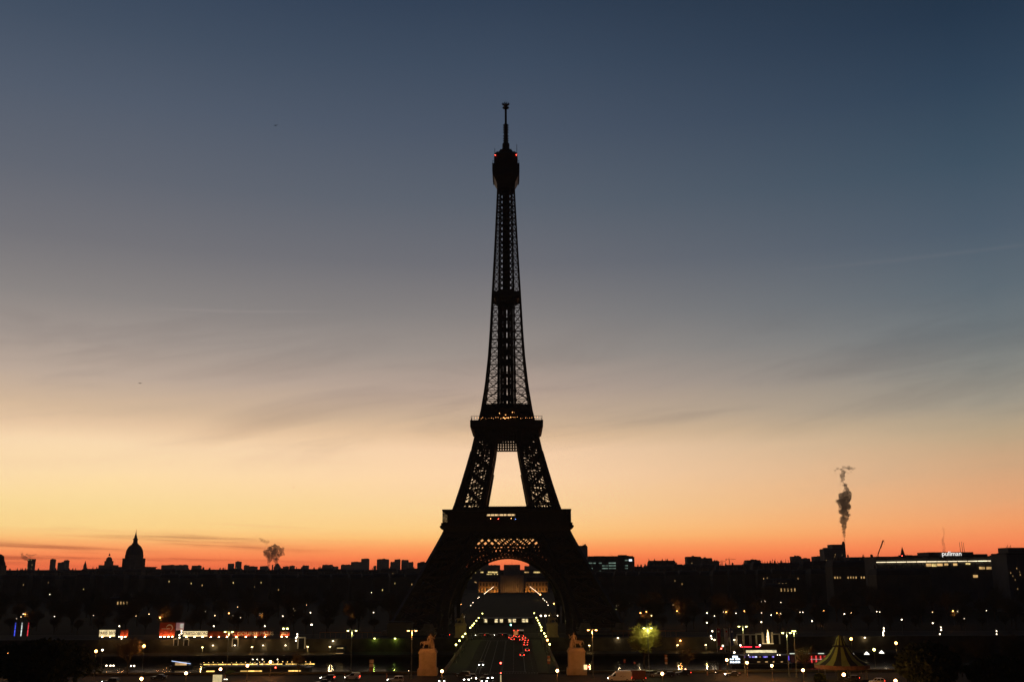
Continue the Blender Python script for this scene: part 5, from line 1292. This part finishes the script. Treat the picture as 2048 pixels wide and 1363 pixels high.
signpost(743, 1329, 318, 'post with a stack of square signs left of the pedestal', 1.25, 3, (m_sg2, m_sg1, m_sg1))
signpost(1097.5, 1318, 322, 'dim sign post left of the right pedestal', .9, 3, (m_sg2, m_sg1))
signpost(1186, 1331, 316, 'cluster of round signs on the right orange lamp post', .8, 2, (m_metal,))
signpost(1332, 1317, 322, 'tall narrow sign on a post right of the green-lit tree', .75, 4, (m_sg1, m_sg2))
signpost(1249, 1320.5, 322, 'small red sign on a post left of the green-lit tree', .6, 2, (m_car['red'], m_sg2))
signpost(1269, 1324, 322, 'small red round sign above the delivery van', .6, 1, (m_car['red'],))
for px, py0, py1, Y, lb in ((773,1345,1357,306,'reddish bollard post left of the silver estate car'),(689,1346,1352,308,'reddish bollard left of the small white van'),(1415,1341,1349,308,'reddish bollard right of the taxi')):
    p0 = gz(px, py1, 0); p1 = gy(px, py0, p0.y); t = thing('bollard', lb, 'bollard', (p0.x,p0.y,0)); MB().lathe([(.22,0),(.2,p1.z*.8),(.12,p1.z*.9),(.05,p1.z)],10).build('post', mat('bollard_red',(.28,.10,.05),.7), t); MB().lathe([(.235,p1.z*.5),(.235,p1.z*.6)],10).build('band', m_paint, t)
for px, py, lb in ((817.5,1340,'pedestrian signal left of the left pedestal'),(1431,1343,'slim dark post with two pinpoint lights right of the taxi')):
    p = gy(px, py, 306); t = thing('signal_post', lb, 'post', (p.x,306,0)); MB().tube((0,0,0),(0,0,p.z+.8),.12,.1,8).build('pole', m_metal, t); MB().box(-.3,.3,-.3,-.1,p.z-.4,p.z+.7).build('signal_head', m_black, t); MB().sphere((0,-.32,p.z),.07,6,4).build('lens', e_white, t)
# ------------------------------------------------------------------ banners and billboard above the far quay
YB = 481
def banner(px0, px1, py0, py1, label, s, m, tm, size, name='lit_banner', cat='banner', sx=1.0):
    a = gy(px0,py1,YB); b = gy(px1,py0,YB); t = thing(name, label, cat, ((a.x+b.x)/2, YB, a.z)); w = (b.x-a.x)/2; h = b.z-a.z
    MB().box(-w,w,-.1,.05,0,h).build('panel', m, t)
    mb = MB(); n = max(2,int(w/2))
    for i in range(n+1): mb.beam((-w+2*w*i/n,.2,-(a.z-.8)),(-w+2*w*i/n,.2,h),.12)
    mb.build('frame', m_metal, t)
    if s: txt('lettering', s, size, tm, t, (0,-.16,h*.52), ext=.02, bold=.04, sx=sx)
    n = max(2,int(w/1.8))
    for i in range(n):
        x = -w+2*w*(i+.5)/n; MB().box(x-.25,x+.25,-1.0,-.75,-.25,-.1).build('uplight', e_up, t)
    return t
e_up = emat('uplight', (1,.50,.16), 90)
m_brown = mat('banner_dark_print', (.05,.025,.012), .7); m_cream = emat('banner_cream_glow', (1,.80,.42), .85, .25, .5); m_redb = mat('banner_red', (.42,.06,.03), .7, 0, .15); m_white = mat('banner_white', (.8,.76,.7), .7, 0, .05)  # cream panels glow by material, standing in for the uplights' wash
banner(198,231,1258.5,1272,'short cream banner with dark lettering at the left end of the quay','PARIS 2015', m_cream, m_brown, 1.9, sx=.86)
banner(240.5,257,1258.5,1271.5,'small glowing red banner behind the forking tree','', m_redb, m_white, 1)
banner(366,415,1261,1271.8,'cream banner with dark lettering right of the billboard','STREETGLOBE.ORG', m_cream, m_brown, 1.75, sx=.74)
banner(464,541,1260.5,1271.8,'long red banner with large white lettering, centre of the quay','PC COURSE PARIS', m_redb, m_white, 2.15, sx=1.2)
banner(560,579,1261.5,1271,'short dim red banner at the right end of the banner row','2015', m_redb, m_white, 1.6)
o = banner(415,463.5,1261,1271.8,'dark red unlettered banner between the two lettered ones','', mat('banner_dull',(.16,.035,.02),.8), m_white, 1)
a = gy(319,1271.5,YB); b = gy(352,1243.5,YB); t = thing('billboard', 'red billboard with a white arc emblem, glowing at its foot', 'billboard', ((a.x+b.x)/2, YB-.5, a.z)); w = (b.x-a.x)/2; h = b.z-a.z
MB().box(-w,w,-.1,.1,0,h).build('panel', mat('billboard_red',(.40,.055,.03),.7,0,.15), t)
mb = MB()
for i in range(20):   # crescent emblem
    q0, q1 = R(-75+12.5*i), R(-75+12.5*(i+1)); th = lambda q: .12+.42*math.sin((q-R(-75))/R(250)*math.pi)
    cx_, cz_, rr = w*.28, h*.62, 1.55
    mb.add([(cx_+rr*math.cos(q0),-.14,cz_+rr*math.sin(q0)),(cx_+rr*math.cos(q1),-.14,cz_+rr*math.sin(q1)),(cx_+(rr-th(q1))*math.cos(q1),-.14,cz_+(rr-th(q1))*math.sin(q1)),(cx_+(rr-th(q0))*math.cos(q0),-.14,cz_+(rr-th(q0))*math.sin(q0))],[(0,1,2,3)])
mb.add([(-w*.75,-.14,h*.57),(w*.35,-.14,h*.57),(w*.35,-.14,h*.53),(-w*.75,-.14,h*.53)],[(0,1,2,3)])
mb.build('emblem', m_white, t)
for x in (-2.6,-.8,1.0,2.8): MB().box(x-.3,x+.3,-1.1,-.8,-.2,0).build('uplight', e_up, t)
mb = MB(); mb.beam((-w*.8,.3,-a.z),(-w*.8,.3,h*.9),.2); mb.beam((w*.8,.3,-a.z),(w*.8,.3,h*.9),.2); mb.build('frame', m_metal, t)
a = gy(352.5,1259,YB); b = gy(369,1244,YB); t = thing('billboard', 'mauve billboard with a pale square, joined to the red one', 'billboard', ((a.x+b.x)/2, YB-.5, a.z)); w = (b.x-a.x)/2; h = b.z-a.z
MB().box(-w,w,-.1,.1,0,h).build('panel', emat('mauve_panel',(.45,.18,.20),.35), t); MB().box(-w*.02,w*.92,-.15,-.11,h*.3,h*.88).build('poster', emat('poster_glow',(.75,.72,.62),.45,.3,1), t)  # panel and poster glow by material in place of uplighting
mb = MB(); mb.beam((-w*.8,.3,-a.z),(-w*.8,.3,h*.9),.2); mb.beam((w*.8,.3,-a.z),(w*.8,.3,h*.9),.2); mb.build('frame', m_metal, t)
# quay terrace parapet line
for px0, px1, py, lb in ((640,762,1263.5,'thin reddish railing line on the far quay left of the bridge'),(1225,1370,1260.5,'thin reddish railing line on the far quay right of the bridge')):
    a = gy(px0,py,492); b = gy(px1,py,492); t = thing('railing', lb, 'railing', (a.x,492,0)); w = b.x-a.x
    mb = MB(); mb.beam((0,0,a.z),(w,0,b.z),.22,.3); MB(); 
    for i in range(int(w/2.5)): mb.beam((i*2.5,0,.9),(i*2.5,0,a.z),.12)
    mb.build('rails', mat('railing_paint',(.42,.20,.10),.7), t)
a = gy(776,1245,500); b = gy(823,1262,500)
block('quay_pavilion', 'long grey flat-roofed pavilion on the far quay left of the bridge', 'pavilion', a.x, b.x, 500, 7, a.z, m=m_conc, roof='step')
# three tricolour light strips
for px, lb, colr in ((30,'leaning strip of blue light at far left',(.06,.10,1)),(43,'leaning strip of white light at far left',(.9,1,.95)),(56,'leaning strip of red light at far left',(1,.04,.06))):
    a = gy(px-1.4,1271,505); b = gy(px+1.6,1244,505); t = thing('light_strip', lb, 'light strip', (a.x,505,0))
    MB().tube((0,0,0),(0,0,a.z),.08,.08,6).build('post', m_metal, t)
    em = emat('strip_light', colr, .75, .7, .9); d = Vector((b.x-a.x,0,b.z-a.z))
    for i in range(2): MB().beam(Vector((0,0,a.z))+d*(i*.52), Vector((0,0,a.z))+d*(i*.52+.48), .34).build('tube', em, t)
# three banner flags
for px, lb, c in ((1438.5,'dull red hanging banner, left of three',(.30,.03,.05)),(1454,'greyish white hanging banner, middle of three',(.42,.40,.38)),(1465,'dull blue hanging banner, right of three',(.05,.08,.18))):
    a = gy(px,1290,470); b = gy(px,1256,470); t = thing('hanging_banner', lb, 'banner', (a.x,470,-4.6)); h0 = a.z+4.6; h1 = b.z+4.6
    MB().tube((-.95,0,0),(-.95,0,h1+.3),.09,.07,7).build('pole', m_white, t); MB().beam((-1,0,h1+.1),(.9,0,h1+.1),.08).build('arm', m_metal, t)
    mb = MB(); n = 8
    for i in range(n):
        for k in range(3):
            z0, z1 = h1-(h1-h0)*i/n, h1-(h1-h0)*(i+1)/n; x0, x1 = -.85+1.7*k/3, -.85+1.7*(k+1)/3; f = lambda x, z: .12*math.sin(x*3+z*.9)
            tp = 1-.25*i/n
            mb.add([(x0*tp,f(x0,z0),z0),(x1*tp,f(x1,z0),z0),(x1*tp,f(x1,z1),z1),(x0*tp,f(x0,z1),z1)],[(0,1,2,3)])
    mb.build('cloth', mat('banner_cloth',c,.8,0,.2,1), t)
    MB().box(-.35,.35,-.2,-.15,h1-1.6,h1-.9).build('emblem', m_white if px < 1450 or px > 1460 else m_redb, t)
# ------------------------------------------------------------------ boats
e_deck = emat('deck_light', (1,.60,.14), 1.7, .55, .5); m_hull = mat('boat_hull', (.03,.033,.036), .45, 0, .15, .3)
Y0 = 405; xa, xb = gy(409,1330,Y0).x, gy(637,1330,Y0).x
t = thing('excursion_boat', 'long moored boat with two bright golden rows of deck lights', 'boat', ((xa+xb)/2, Y0, -7)); w = (xb-xa)/2
def hull(mb, w, d, z0, z1, bow=5):
    pts = [(-w,-d*.7),(-w+1,-d),(w-bow,-d),(w-bow*.35,-d*.6),(w,0),(w-bow*.35,d*.6),(w-bow,d),(-w+1,d),(-w,d*.7)]; n = len(pts)
    mb.add([(x*.98,y*.9,z0) for x,y in pts]+[(x,y,z1) for x,y in pts], [(i,(i+1)%n,n+(i+1)%n,n+i) for i in range(n)]+[tuple(range(n-1,-1,-1)),tuple(range(n,2*n))])
mb = MB(); hull(mb, w+2, 3.6, -.3, .35); mb.build('hull', m_hull, t)
MB().box(-w,w-3,-3.0,3.0,.35,2.3).build('cabin', m_hull, t); MB().box(-w-.3,w-2.5,-3.4,3.4,2.3,2.5).build('upper_deck', m_hull, t); MB().box(-w+1,w-5,-2.6,2.6,2.5,3.0).build('upper_cabin', m_hull, t)
zl = gy(500,1340.8,Y0-3).z+7; zu = gy(500,1326.2,Y0-3).z+7
def strip(x0, x1, z, hh, name, m):
    n = max(1,int((x1-x0)/2.2)); out = []
    for i in range(n): MB().box(x0+(x1-x0)*i/n+.08,x0+(x1-x0)*(i+1)/n-.08,-3.15,-3.02,z-hh,z+hh).build(name, m, t)
cx = (xa+xb)/2
for a, b in ((417,434),(485,528),(580,605)): strip(gy(a,1340,Y0).x-cx, gy(b,1340,Y0).x-cx, zl, .2, 'window', e_deck)
for a, b in ((411,466),(468,517),(522,568),(574,632)): strip(gy(a,1340,Y0).x-cx, gy(b,1340,Y0).x-cx, zu-.18, .17, 'window', e_deck)
for i in range(24):
    x = gy(412+i*9.2,1325,Y0).x-cx; MB().sphere((x,-2.7,zu+.55+rnd.uniform(-.1,.15)),.1,6,4).build('deck_lamp', emat('boat_lamp',(1,.62,.2),7) if i == 0 else bpy.data.materials['boat_lamp'], t)
mb = MB()
for i in range(int(2*w/2)): mb.beam((-w+i*2,-3.3,2.5),(-w+i*2,-3.3,zu+.5),.06)
mb.beam((-w,-3.3,zu+.5),(w-3,-3.3,zu+.5),.08); mb.build('railing', m_metal, t)
# second boat further left with a white-lit canopy
xa, xb = gy(340,1325,430).x, gy(386,1325,430).x; t = thing('small_boat', 'small boat with a bluish lit canopy edge left of the golden boat', 'boat', ((xa+xb)/2,430,-7)); w = (xb-xa)/2
mb = MB(); hull(mb, w, 1.8, -.2, 1.0, 3); mb.build('hull', m_hull, t); MB().box(-w*.7,w*.6,-1.4,1.4,1.0,2.6).build('cabin', m_hull, t)
mb = MB(); mb.beam((-w*.75,-1.7,3.0),(w*.9,-1.7,1.9),.2,.25); mb.build('canopy_light', emat('canopy_blue',(.5,.65,1),1.3), t)
for x in (-w*.2, w*.3): MB().box(x-1.2,x+1.2,-1.46,-1.42,1.3,2.4).build('window', WIN['w'], t)
# kiosk boat midway left: pale cabin at the quay
p = gy(670,1318,460); t = thing('quay_kiosk', 'small dark kiosk with a lit canopy on the left far quayside', 'kiosk', (p.x,474,-4.6))
MB().box(-1.8,1.8,-1.5,1.5,0,2.6).build('cabin', m_conc, t); MB().frust(2.6,2.2,2.6,1.9,1.5,3.1).build('roof', m_zinc, t); MB().box(-1.4,1.4,-1.56,-1.52,2.2,2.5).build('light', e_winy, t); MB().box(-2.0,1.4,-1.58,-1.54,-.05,.12).build('step_light', e_winw, t)
# restaurant boat with the pale long sign
Y0 = 428; xa, xb = gy(1464,1318,Y0).x, gy(1578,1318,Y0).x; cx = (xa+xb)/2
t = thing('restaurant_boat', 'dark restaurant boat with a long pale glowing sign on its roof', 'boat', (cx, Y0, -7)); w = (xb-xa)/2
def bz(py): return gy(1520,py,Y0-4).z+7
def bx_(px): return gy(px,1318,Y0-4).x-cx
mb = MB(); hull(mb, w+1, 4, -.3, bz(1326)-.1); mb.build('hull', m_hull, t)
MB().box(-w*.86,w*.9,-3.4,3.4,bz(1326),bz(1311)).build('cabin', m_hull, t); MB().box(-w*.88,w*.95,-3.8,3.8,bz(1311),bz(1309.6)).build('roof', m_metal, t)
MB().box(-w,w,-4.1,-4.0,bz(1326.4),bz(1325.6)).build('gunwale', mat('gunwale_pale',(.55,.55,.45),.6), t)
e_bs = emat('boat_sign', (1,.85,.48), .85, .35, .6)
MB().box(bx_(1493),bx_(1554),-4.05,-3.9,bz(1304.2),bz(1299)).build('sign_panel', e_bs, t)
mb = MB(); [mb.beam((bx_(px),-3.9,bz(1311)),(bx_(px),-3.9,bz(1304)),.1) for px in (1495,1515,1535,1552)]; mb.build('sign_frame', m_metal, t)
e_vio = emat('violet_window', (.35,.28,1), .9, .5, 1.5); e_blu = emat('deep_blue_window', (.08,.06,.9), .8)
for a, b, m in ((1499,1502,e_vio),(1505,1510,e_vio),(1511,1515,emat('pale_window',(.7,.75,1),1.3)),(1520,1522,WIN['w']),(1529,1536,e_vio),(1545,1549,e_vio),(1489.5,1491,e_blu),(1527,1529,e_blu)): MB().box(bx_(a),bx_(b),-3.5,-3.42,bz(1314),bz(1310.8)).build('window', m, t)
for a, b in ((1515,1521),(1530.5,1536),(1546,1549),(1562,1566)): MB().box(bx_(a),bx_(b),-3.5,-3.42,bz(1323.4),bz(1322)).build('window', WIN['w'], t)
for px in (1498,1556,1561): MB().sphere((bx_(px),-3.6,bz(1309)),.16,8,5).build('deck_lamp', e_white, t)
# white screen at its bow
p = gy(1468,1323,424); t = thing('light_screen', 'bright bluish-white screen of signs at the bow of the restaurant boat', 'screen', (p.x,422,-7)); q = gy(1468,1310,422)
h0, h1 = gy(1468,1325.5,422).z+7, q.z+7
MB().box(-2.4,2.2,0,.15,h0,h1+.4).build('board', m_metal, t); mb = MB(); mb.tube((-1.8,.1,0),(-1.8,.1,h0),.1,.1,6); mb.tube((1.8,.1,0),(1.8,.1,h0),.1,.1,6); mb.build('leg', m_metal, t)
e_scr = emat('screen_white', (.75,.87,1), 2.0, .6, 1.8)
for x0, x1, z0, z1 in ((-.9,1.2,.70,.98),(-2.0,-.4,.45,.62),(.2,2.1,.45,.66),(-2.0,-1.2,.06,.30),(-1.0,-.2,.06,.26),(.1,.9,.06,.30),(1.1,2.0,.06,.27)): MB().box(x0,x1,-.05,-.01,h0+(h1-h0)*z0,h0+(h1-h0)*z1).build('screen', e_scr, t)
# red neon line and lamps above
for a, b, lb in ((1481,1504,'long red neon line behind the banner boat'),(1511,1520,'short red neon line right of the long one')):
    p = gy(a,1292.5,462); q = gy(b,1292.5,462); t = thing('neon_line', lb, 'neon light', (p.x,462,-4.6)); MB().beam((0,0,p.z+4.6),(q.x-p.x,0,p.z+4.6),.2,.3).build('tube', emat('neon_red',(1,.03,.06),3), t)
    mb = MB(); mb.beam((0,.2,0),(0,.2,p.z+4.6),.12); mb.beam((q.x-p.x,.2,0),(q.x-p.x,.2,p.z+4.6),.12); mb.build('post', m_metal, t); MB().sphere((q.x-p.x if a > 1500 else 0,-.1,p.z+5.3),.35,8,5).build('lamp', e_white, t)
for px, py, lb in ((1445.8,1290.5,'white ball lamp under the red banner'),(1468.7,1303.6,'warm ball lamp at the bow of the restaurant boat'),(1500,1309,'oval white lamp on the restaurant boat deck roof')):
    p = gy(px,py,440); t = thing('quay_lamp', lb, 'lamp', (p.x,440,-7)); MB().tube((0,0,0),(0,0,p.z+7),.07,.06,6).build('pole', m_post, t); MB().sphere((0,0,p.z+7),.36,10,6).build('globe', e_white, t)
# red-lit barge right of it
Y0 = 430; xa, xb = gy(1584,1318,Y0).x, gy(1656,1318,Y0).x; cx = (xa+xb)/2
t = thing('cafe_barge', 'barge cafe with pink and red lit interior under a dark awning', 'boat', (cx, Y0, -7)); w = (xb-xa)/2
mb = MB(); hull(mb, w+1, 4, -.3, bz(1326), 3); mb.build('hull', m_hull, t); MB().box(-w,w,-3.9,3.6,bz(1309.6),bz(1307)).build('awning', m_zinc, t); MB().box(-w,w,2,2.2,bz(1326),bz(1309.6)).build('back_wall', mat('cafe_wall',(.5,.25,.2),.8), t)
for i in range(7): MB().beam((-w+2*w*i/6,-3.7,bz(1326)),(-w+2*w*i/6,-3.7,bz(1309.6)),.12).build('post', m_metal, t)
e_pink = emat('pink_panel', (1,.55,.5), .55, .7, 1.4); e_rp = emat('red_panel', (1,.05,.05), .9, .4, 2)
for a, b, m in ((1583,1591,emat('white_panel',(.9,.85,.9),.7,.6,2)),(1592,1595.5,e_rp),(1599,1608,e_pink),(1613,1619,emat('amber_panel',(1,.5,.2),.5,.5,1.5))): MB().box(bx_(a)+gy(1464,1318,424).x*0+ (gy(1521,1318,424).x - cx),bx_(b)+(gy(1521,1318,424).x - cx),-3.0,-2.9,bz(1325),bz(1312)).build('panel', m, t)
def ax(px): return gy(px,1318,Y0-4).x-cx
for px in (1625,1634,1643,1651,1658): MB().box(ax(px)-.25,ax(px)+.25,-3.0,-2.9,bz(1325),bz(1311)).build('heater', e_rp, t)
MB().box(ax(1622),ax(1659),-3.2,-3.15,bz(1318.6),bz(1317.6)).build('rail_light', emat('rail_glow',(1,.75,.7),.5), t); MB().box(ax(1577.5),ax(1579.5),-3.2,-3.1,bz(1320),bz(1309.8)).build('blue_light', emat('blue_tube',(.12,.06,1),1.4), t)
for px in (1586,1614,1643): MB().box(ax(px)-1.2,ax(px)+1.2,-4.0,-3.92,bz(1307),bz(1305.4)).build('awning_lamp', emat('awning_lamp',(.9,1,.8),.8), t)
# kiosk and stall in the left foreground
p = gy(435,1352,285); t = thing('street_kiosk', 'white curtained kiosk with a green awning under a globe lamp', 'kiosk', (p.x,286,0)); zt = gy(435,1346,285).z
e_cur = emat('curtain_glow', (1,.82,.42), .55, .15, 1); 
mb = MB()
for i in range(6): mb.box(-1.25+i*.42,-1.25+i*.42+.36,-1.0-.05*(i%2),-.9,0,zt)
mb.build('curtain', e_cur, t); MB().box(-1.35,1.35,-.9,1.2,0,zt).build('cabin', m_conc, t)
mb = MB(); mb.add([(-1.6,-1.2,zt),(1.6,-1.2,zt),(1.4,1.2,zt+.5),(-1.4,1.2,zt+.5)],[(0,1,2,3)]); mb.box(-1.6,1.6,-1.22,-1.18,zt-.25,zt); mb.build('roof', m_zinc, t)
mb = MB(); mb.add([(1.5,-1.0,zt-.3),(3.2,-1.4,zt-.05),(5.0,-1.0,zt+.55),(2.4,1.2,zt+1.1)],[(0,1,2,3)]); mb.build('awning', mat('green_awning',(.10,.16,.06),.8), t); MB().box(1.6,2.6,-.8,.4,0,1.2).build('counter', m_white, t)
MB().box(2.0,2.2,-1.0,-.8,1.2,zt-.2).build('hanging_cloth', mat('stall_cloth',(.4,.2,.12),.8), t); MB().box(1.75,2.7,-.9,-.82,zt-1.6,zt-1.35).build('stall_lamp', emat('stall_light',(1,.9,.7),3), t)
# striped carousel tent at lower right
p = gy(1684,1330,302); t = thing('carousel', 'carousel under a steep striped cream and dark tent roof', 'carousel', (p.x,302,0)); ze = gy(1684,1328,300).z; zt = gy(1681,1275,302).z
ns = 20; prof = [(7.7,ze),(5.2,ze+1.3),(3.4,ze+3.0),(2.15,ze+4.7),(1.95,ze+5.1)]; prof2 = [(1.75,ze+5.2),(1.2,ze+6.6),(.6,ze+7.9),(.06,zt)]
m_cr = mat('tent_cream', (.20,.235,.065), .8, 0, .1, .5); m_dk = mat('tent_dark', (.03,.034,.03), .8, 0, .1, .5)
for pr, nm in ((prof,'tent_roof'),(prof2,'tent_peak')):
    for par_, m in ((0,m_cr),(1,m_dk)):
        mb = MB()
        for i in range(ns):
            if i % 2 != par_: continue
            a0, a1 = 2*math.pi*i/ns, 2*math.pi*(i+1)/ns
            for (r0,z0),(r1,z1) in zip(pr, pr[1:]): mb.add([(r0*math.cos(a0),r0*math.sin(a0),z0),(r0*math.cos(a1),r0*math.sin(a1),z0),(r1*math.cos(a1),r1*math.sin(a1),z1),(r1*math.cos(a0),r1*math.sin(a0),z1)],[(0,1,2,3)])
        mb.build(nm+'_'+('light' if par_ == 0 else 'dark')+'_stripes', m, t)
MB().lathe([(2.15,ze+4.75),(2.3,ze+4.9),(2.3,ze+5.15),(1.8,ze+5.25)],20).build('roof_ring', m_dk, t); MB().lathe([(7.7,ze-1.0),(7.75,ze),(7.6,ze+.05),(7.5,ze-1.0)],32).build('rounding_board', mat('board_paint',(.11,.055,.028),.6,0,.4,1), t)
MB().lathe([(7.2,0),(7.2,.4),(7.0,.45)],28).build('platform', m_dk, t); MB().lathe([(1.4,.4),(1.4,ze)],16).build('centre_column', m_dk, t)
for i in range(12):
    a = 2*math.pi*i/12; MB().tube((6.8*math.cos(a),6.8*math.sin(a),.4),(6.8*math.cos(a),6.8*math.sin(a),ze),.08,.08,6).build('post', m_post, t)
# ------------------------------------------------------------------ birds
def bird(label, px, py, Y, s, up):
    p = gy(px, py, Y); t = thing('bird', label, 'bird', p); o = skin('body', {'b':((0,0,0),.10),'c':((.22,0,.02),.07),'h':((.36,0,.05),.05),'k':((.46,0,.04),.015),'r':((-.25,0,0),.05),'t':((-.45,0,0),.03),
      'l1':((.08,.35,up*.6),(.07,.02)),'l2':((-.02,.8,up),(.04,.012)),'r1':((.08,-.35,up*.6),(.07,.02)),'r2':((-.02,-.8,up),(.04,.012))},[('b','c'),('c','h'),('h','k'),('b','r'),('r','t'),('b','l1'),('l1','l2'),('b','r1'),('r1','r2')], m_black, t, 1)
    t.scale = (s,)*3; t.rotation_euler = (0,0,R(70)); return t
bird('small dark bird in the upper left sky', 551, 251, 260, 1.0, .15); bird('small dark gliding bird in the mid left sky', 280, 766, 260, 1.0, .05); bird('speck of a bird low in the pale left sky', 587, 975, 420, 1.0, .3)
# ------------------------------------------------------------------ smoke plumes
def smoke(name, label, pts, Y, dens, col, seed, nscale, soft=.35):
    """puffs (px, py, radius px) merged into one lumpy volume"""
    bm = bmesh.new(); c = gy(pts[0][0], pts[0][1], Y); r = random.Random(seed)
    for px, py, rp in pts:
        p = gy(px, py, Y) - c; rr = rp*Y*.985/FPX
        for k in range(11):
            off = Vector(); r2 = rr*1.05
            if k:
                off = Vector((r.gauss(0,1), r.gauss(0,1), r.gauss(0,1))).normalized()*rr*r.uniform(.75,1.25); r2 = rr*r.uniform(.2,.46)
            q = bmesh.ops.create_icosphere(bm, subdivisions=3, radius=r2, matrix=Matrix.Translation(p+off))
            for v in q['verts']:
                v.co += mnoise.noise_vector(v.co*(1.3/r2))*r2*.42 + mnoise.noise_vector(v.co*(3.4/r2))*r2*.16
    me = bpy.data.meshes.new(name); bm.to_mesh(me); bm.free()
    o = bpy.data.objects.new(name, me); COL.objects.link(o)
    md = o.modifiers.new('r','REMESH'); md.mode = 'VOXEL'; md.voxel_size = nscale*.08
    bpy.context.view_layer.update(); nm = bpy.data.meshes.new_from_object(o.evaluated_get(bpy.context.evaluated_depsgraph_get())); o.modifiers.clear(); o.data = nm; bpy.data.meshes.remove(me); nm.name = name
    m = bpy.data.materials.new('smoke_'+str(seed)); m.use_nodes = True; tt = m.node_tree; tt.nodes.remove(tt.nodes['Principled BSDF'])
    pv = tt.nodes.new('ShaderNodeVolumePrincipled'); pv.inputs['Color'].default_value = (*col,1); pv.inputs['Anisotropy'].default_value = .1
    tcn = tt.nodes.new('ShaderNodeTexCoord'); nn = tt.nodes.new('ShaderNodeTexNoise'); nn.inputs['Scale'].default_value = 1.4/nscale; nn.inputs['Detail'].default_value = 3; tt.links.new(tcn.outputs['Object'], nn.inputs['Vector'])
    mr = tt.nodes.new('ShaderNodeMapRange'); mr.inputs[1].default_value = .36; mr.inputs[2].default_value = .60; mr.inputs[3].default_value = dens*soft; mr.inputs[4].default_value = dens; tt.links.new(nn.outputs[0], mr.inputs[0]); tt.links.new(mr.outputs[0], pv.inputs['Density'])
    tt.links.new(pv.outputs[0], tt.nodes['Material Output'].inputs['Volume']); nm.materials.clear(); nm.materials.append(m)
    o.location = c; tag(o, label, 'smoke'); o['kind'] = 'thing'; return o
def sc_(pts, k, mn=0): return [(x, y, max(mn, r*k)) for x, y, r in pts]
smoke('smoke_plume', 'tall dark smoke column leaning up from the stepped block chimney', sc_([(1689,1083,1.4),(1688.8,1079,1.5),(1688.5,1074,1.9),(1688,1069,2.4),(1688,1064,2.9),(1687.5,1058,3.4),(1688,1052,4.0),(1688,1045,4.8),(1687,1037,5.6),(1691,1029,6.2),(1687,1020,7.0),(1691,1011,8.2),(1684,1004,7.4),(1693,999,7.4),(1687,993,7.2),(1696,988,5.6),(1694,981,4.6),(1692,975,3.4),(1690,970,3.2)],1.2,1.8), 1910, .26, (.50,.44,.40), 1, 7.0, .25)
smoke('smoke_wisp', 'ragged smoke wisps spreading at the top of the tall column', [(1689,969,2.2),(1687,965,2.0),(1680,968,1.8),(1683,962,2.6),(1686,957,4.2),(1685,950,5.2),(1687,944,4.6),(1682,938,2.8),(1688,934,3.4),(1697,935,4.2),(1704,937,3.2),(1710,936,2.0),(1675,937,2.6),(1670,940,2.0),(1671,946,1.4),(1696,946,1.8),(1702,943,1.6)], 1910, .17, (.52,.52,.48), 2, 6.5, .25)
smoke('smoke_cloud', 'large billowing grey smoke cloud on the left skyline', sc_([(537,1133,1.6),(537.5,1129,1.9),(538,1124,2.6),(539,1118,4.4),(537,1111,5.4),(551,1132,1.6),(551,1128,2.0),(552,1123,2.8),(552,1117,4.4),(545,1113,6),(548,1105,8),(533,1104,5.2),(529,1103,3),(540,1097,5.5),(549,1093,5),(557,1097,4.6),(562,1101,4),(565,1106,3.6),(566,1096,2.6),(558,1108,5)],1.08,2.2), 4230, .12, (.60,.50,.44), 3, 12, .22)
smoke('smoke_wisp', 'smoke wisp torn off above the large cloud', [(535,1091,1.6),(533,1087,2),(529,1082,3.4),(524,1079,3.2),(536,1083,3),(520,1076,2),(511,1072,1.4),(515,1070,1.2),(556,1084,1.4),(561,1086,1.5),(565,1087,1.3)], 4230, .05, (.66,.56,.50), 4, 11, .3)
smoke('smoke_puff', 'small ragged smoke puff beside the round tower at far left', [(58,1119,3.5),(52,1116,4.5),(47,1113,4),(44,1108,2.5),(42,1104,1.6),(54,1108,2.5),(60,1111,3),(66,1110,2.6),(71,1108,2),(76,1107,1)], 3010, .09, (.70,.60,.54), 5, 9)
smoke('smoke_wisp', 'faint thin smoke thread above the hotel letters', [(1887-.0+1.6*math.sin(k*.55), 1104-k*2.6, 3.0-.07*k) for k in range(20)], 900, .20, (.56,.50,.46), 6, 4.5, .3)
smoke('steam_puff', 'pale low steam drifting over roofs left of the small dome', [(172,1144,2),(177,1141,2.6),(183,1138,2.6),(189,1135,2),(194,1132,1.6)], 1500, .02, (.8,.7,.6), 7, 5)
HAZE = .00005
# ------------------------------------------------------------------ haze
HZ = MB().box(-3200,3200,-60,4600,-12,345).build('haze', m_black, None)
mh = bpy.data.materials.new('haze_air'); mh.use_nodes = True; th = mh.node_tree; th.nodes.remove(th.nodes['Principled BSDF'])
pv = th.nodes.new('ShaderNodeVolumePrincipled'); pv.inputs['Color'].default_value = (.86,.86,.88,1); pv.inputs['Density'].default_value = HAZE; pv.inputs['Anisotropy'].default_value = .25
th.links.new(pv.outputs[0], th.nodes['Material Output'].inputs['Volume'])
HZ.data.materials.clear(); HZ.data.materials.append(mh); tag(HZ, kind='stuff')
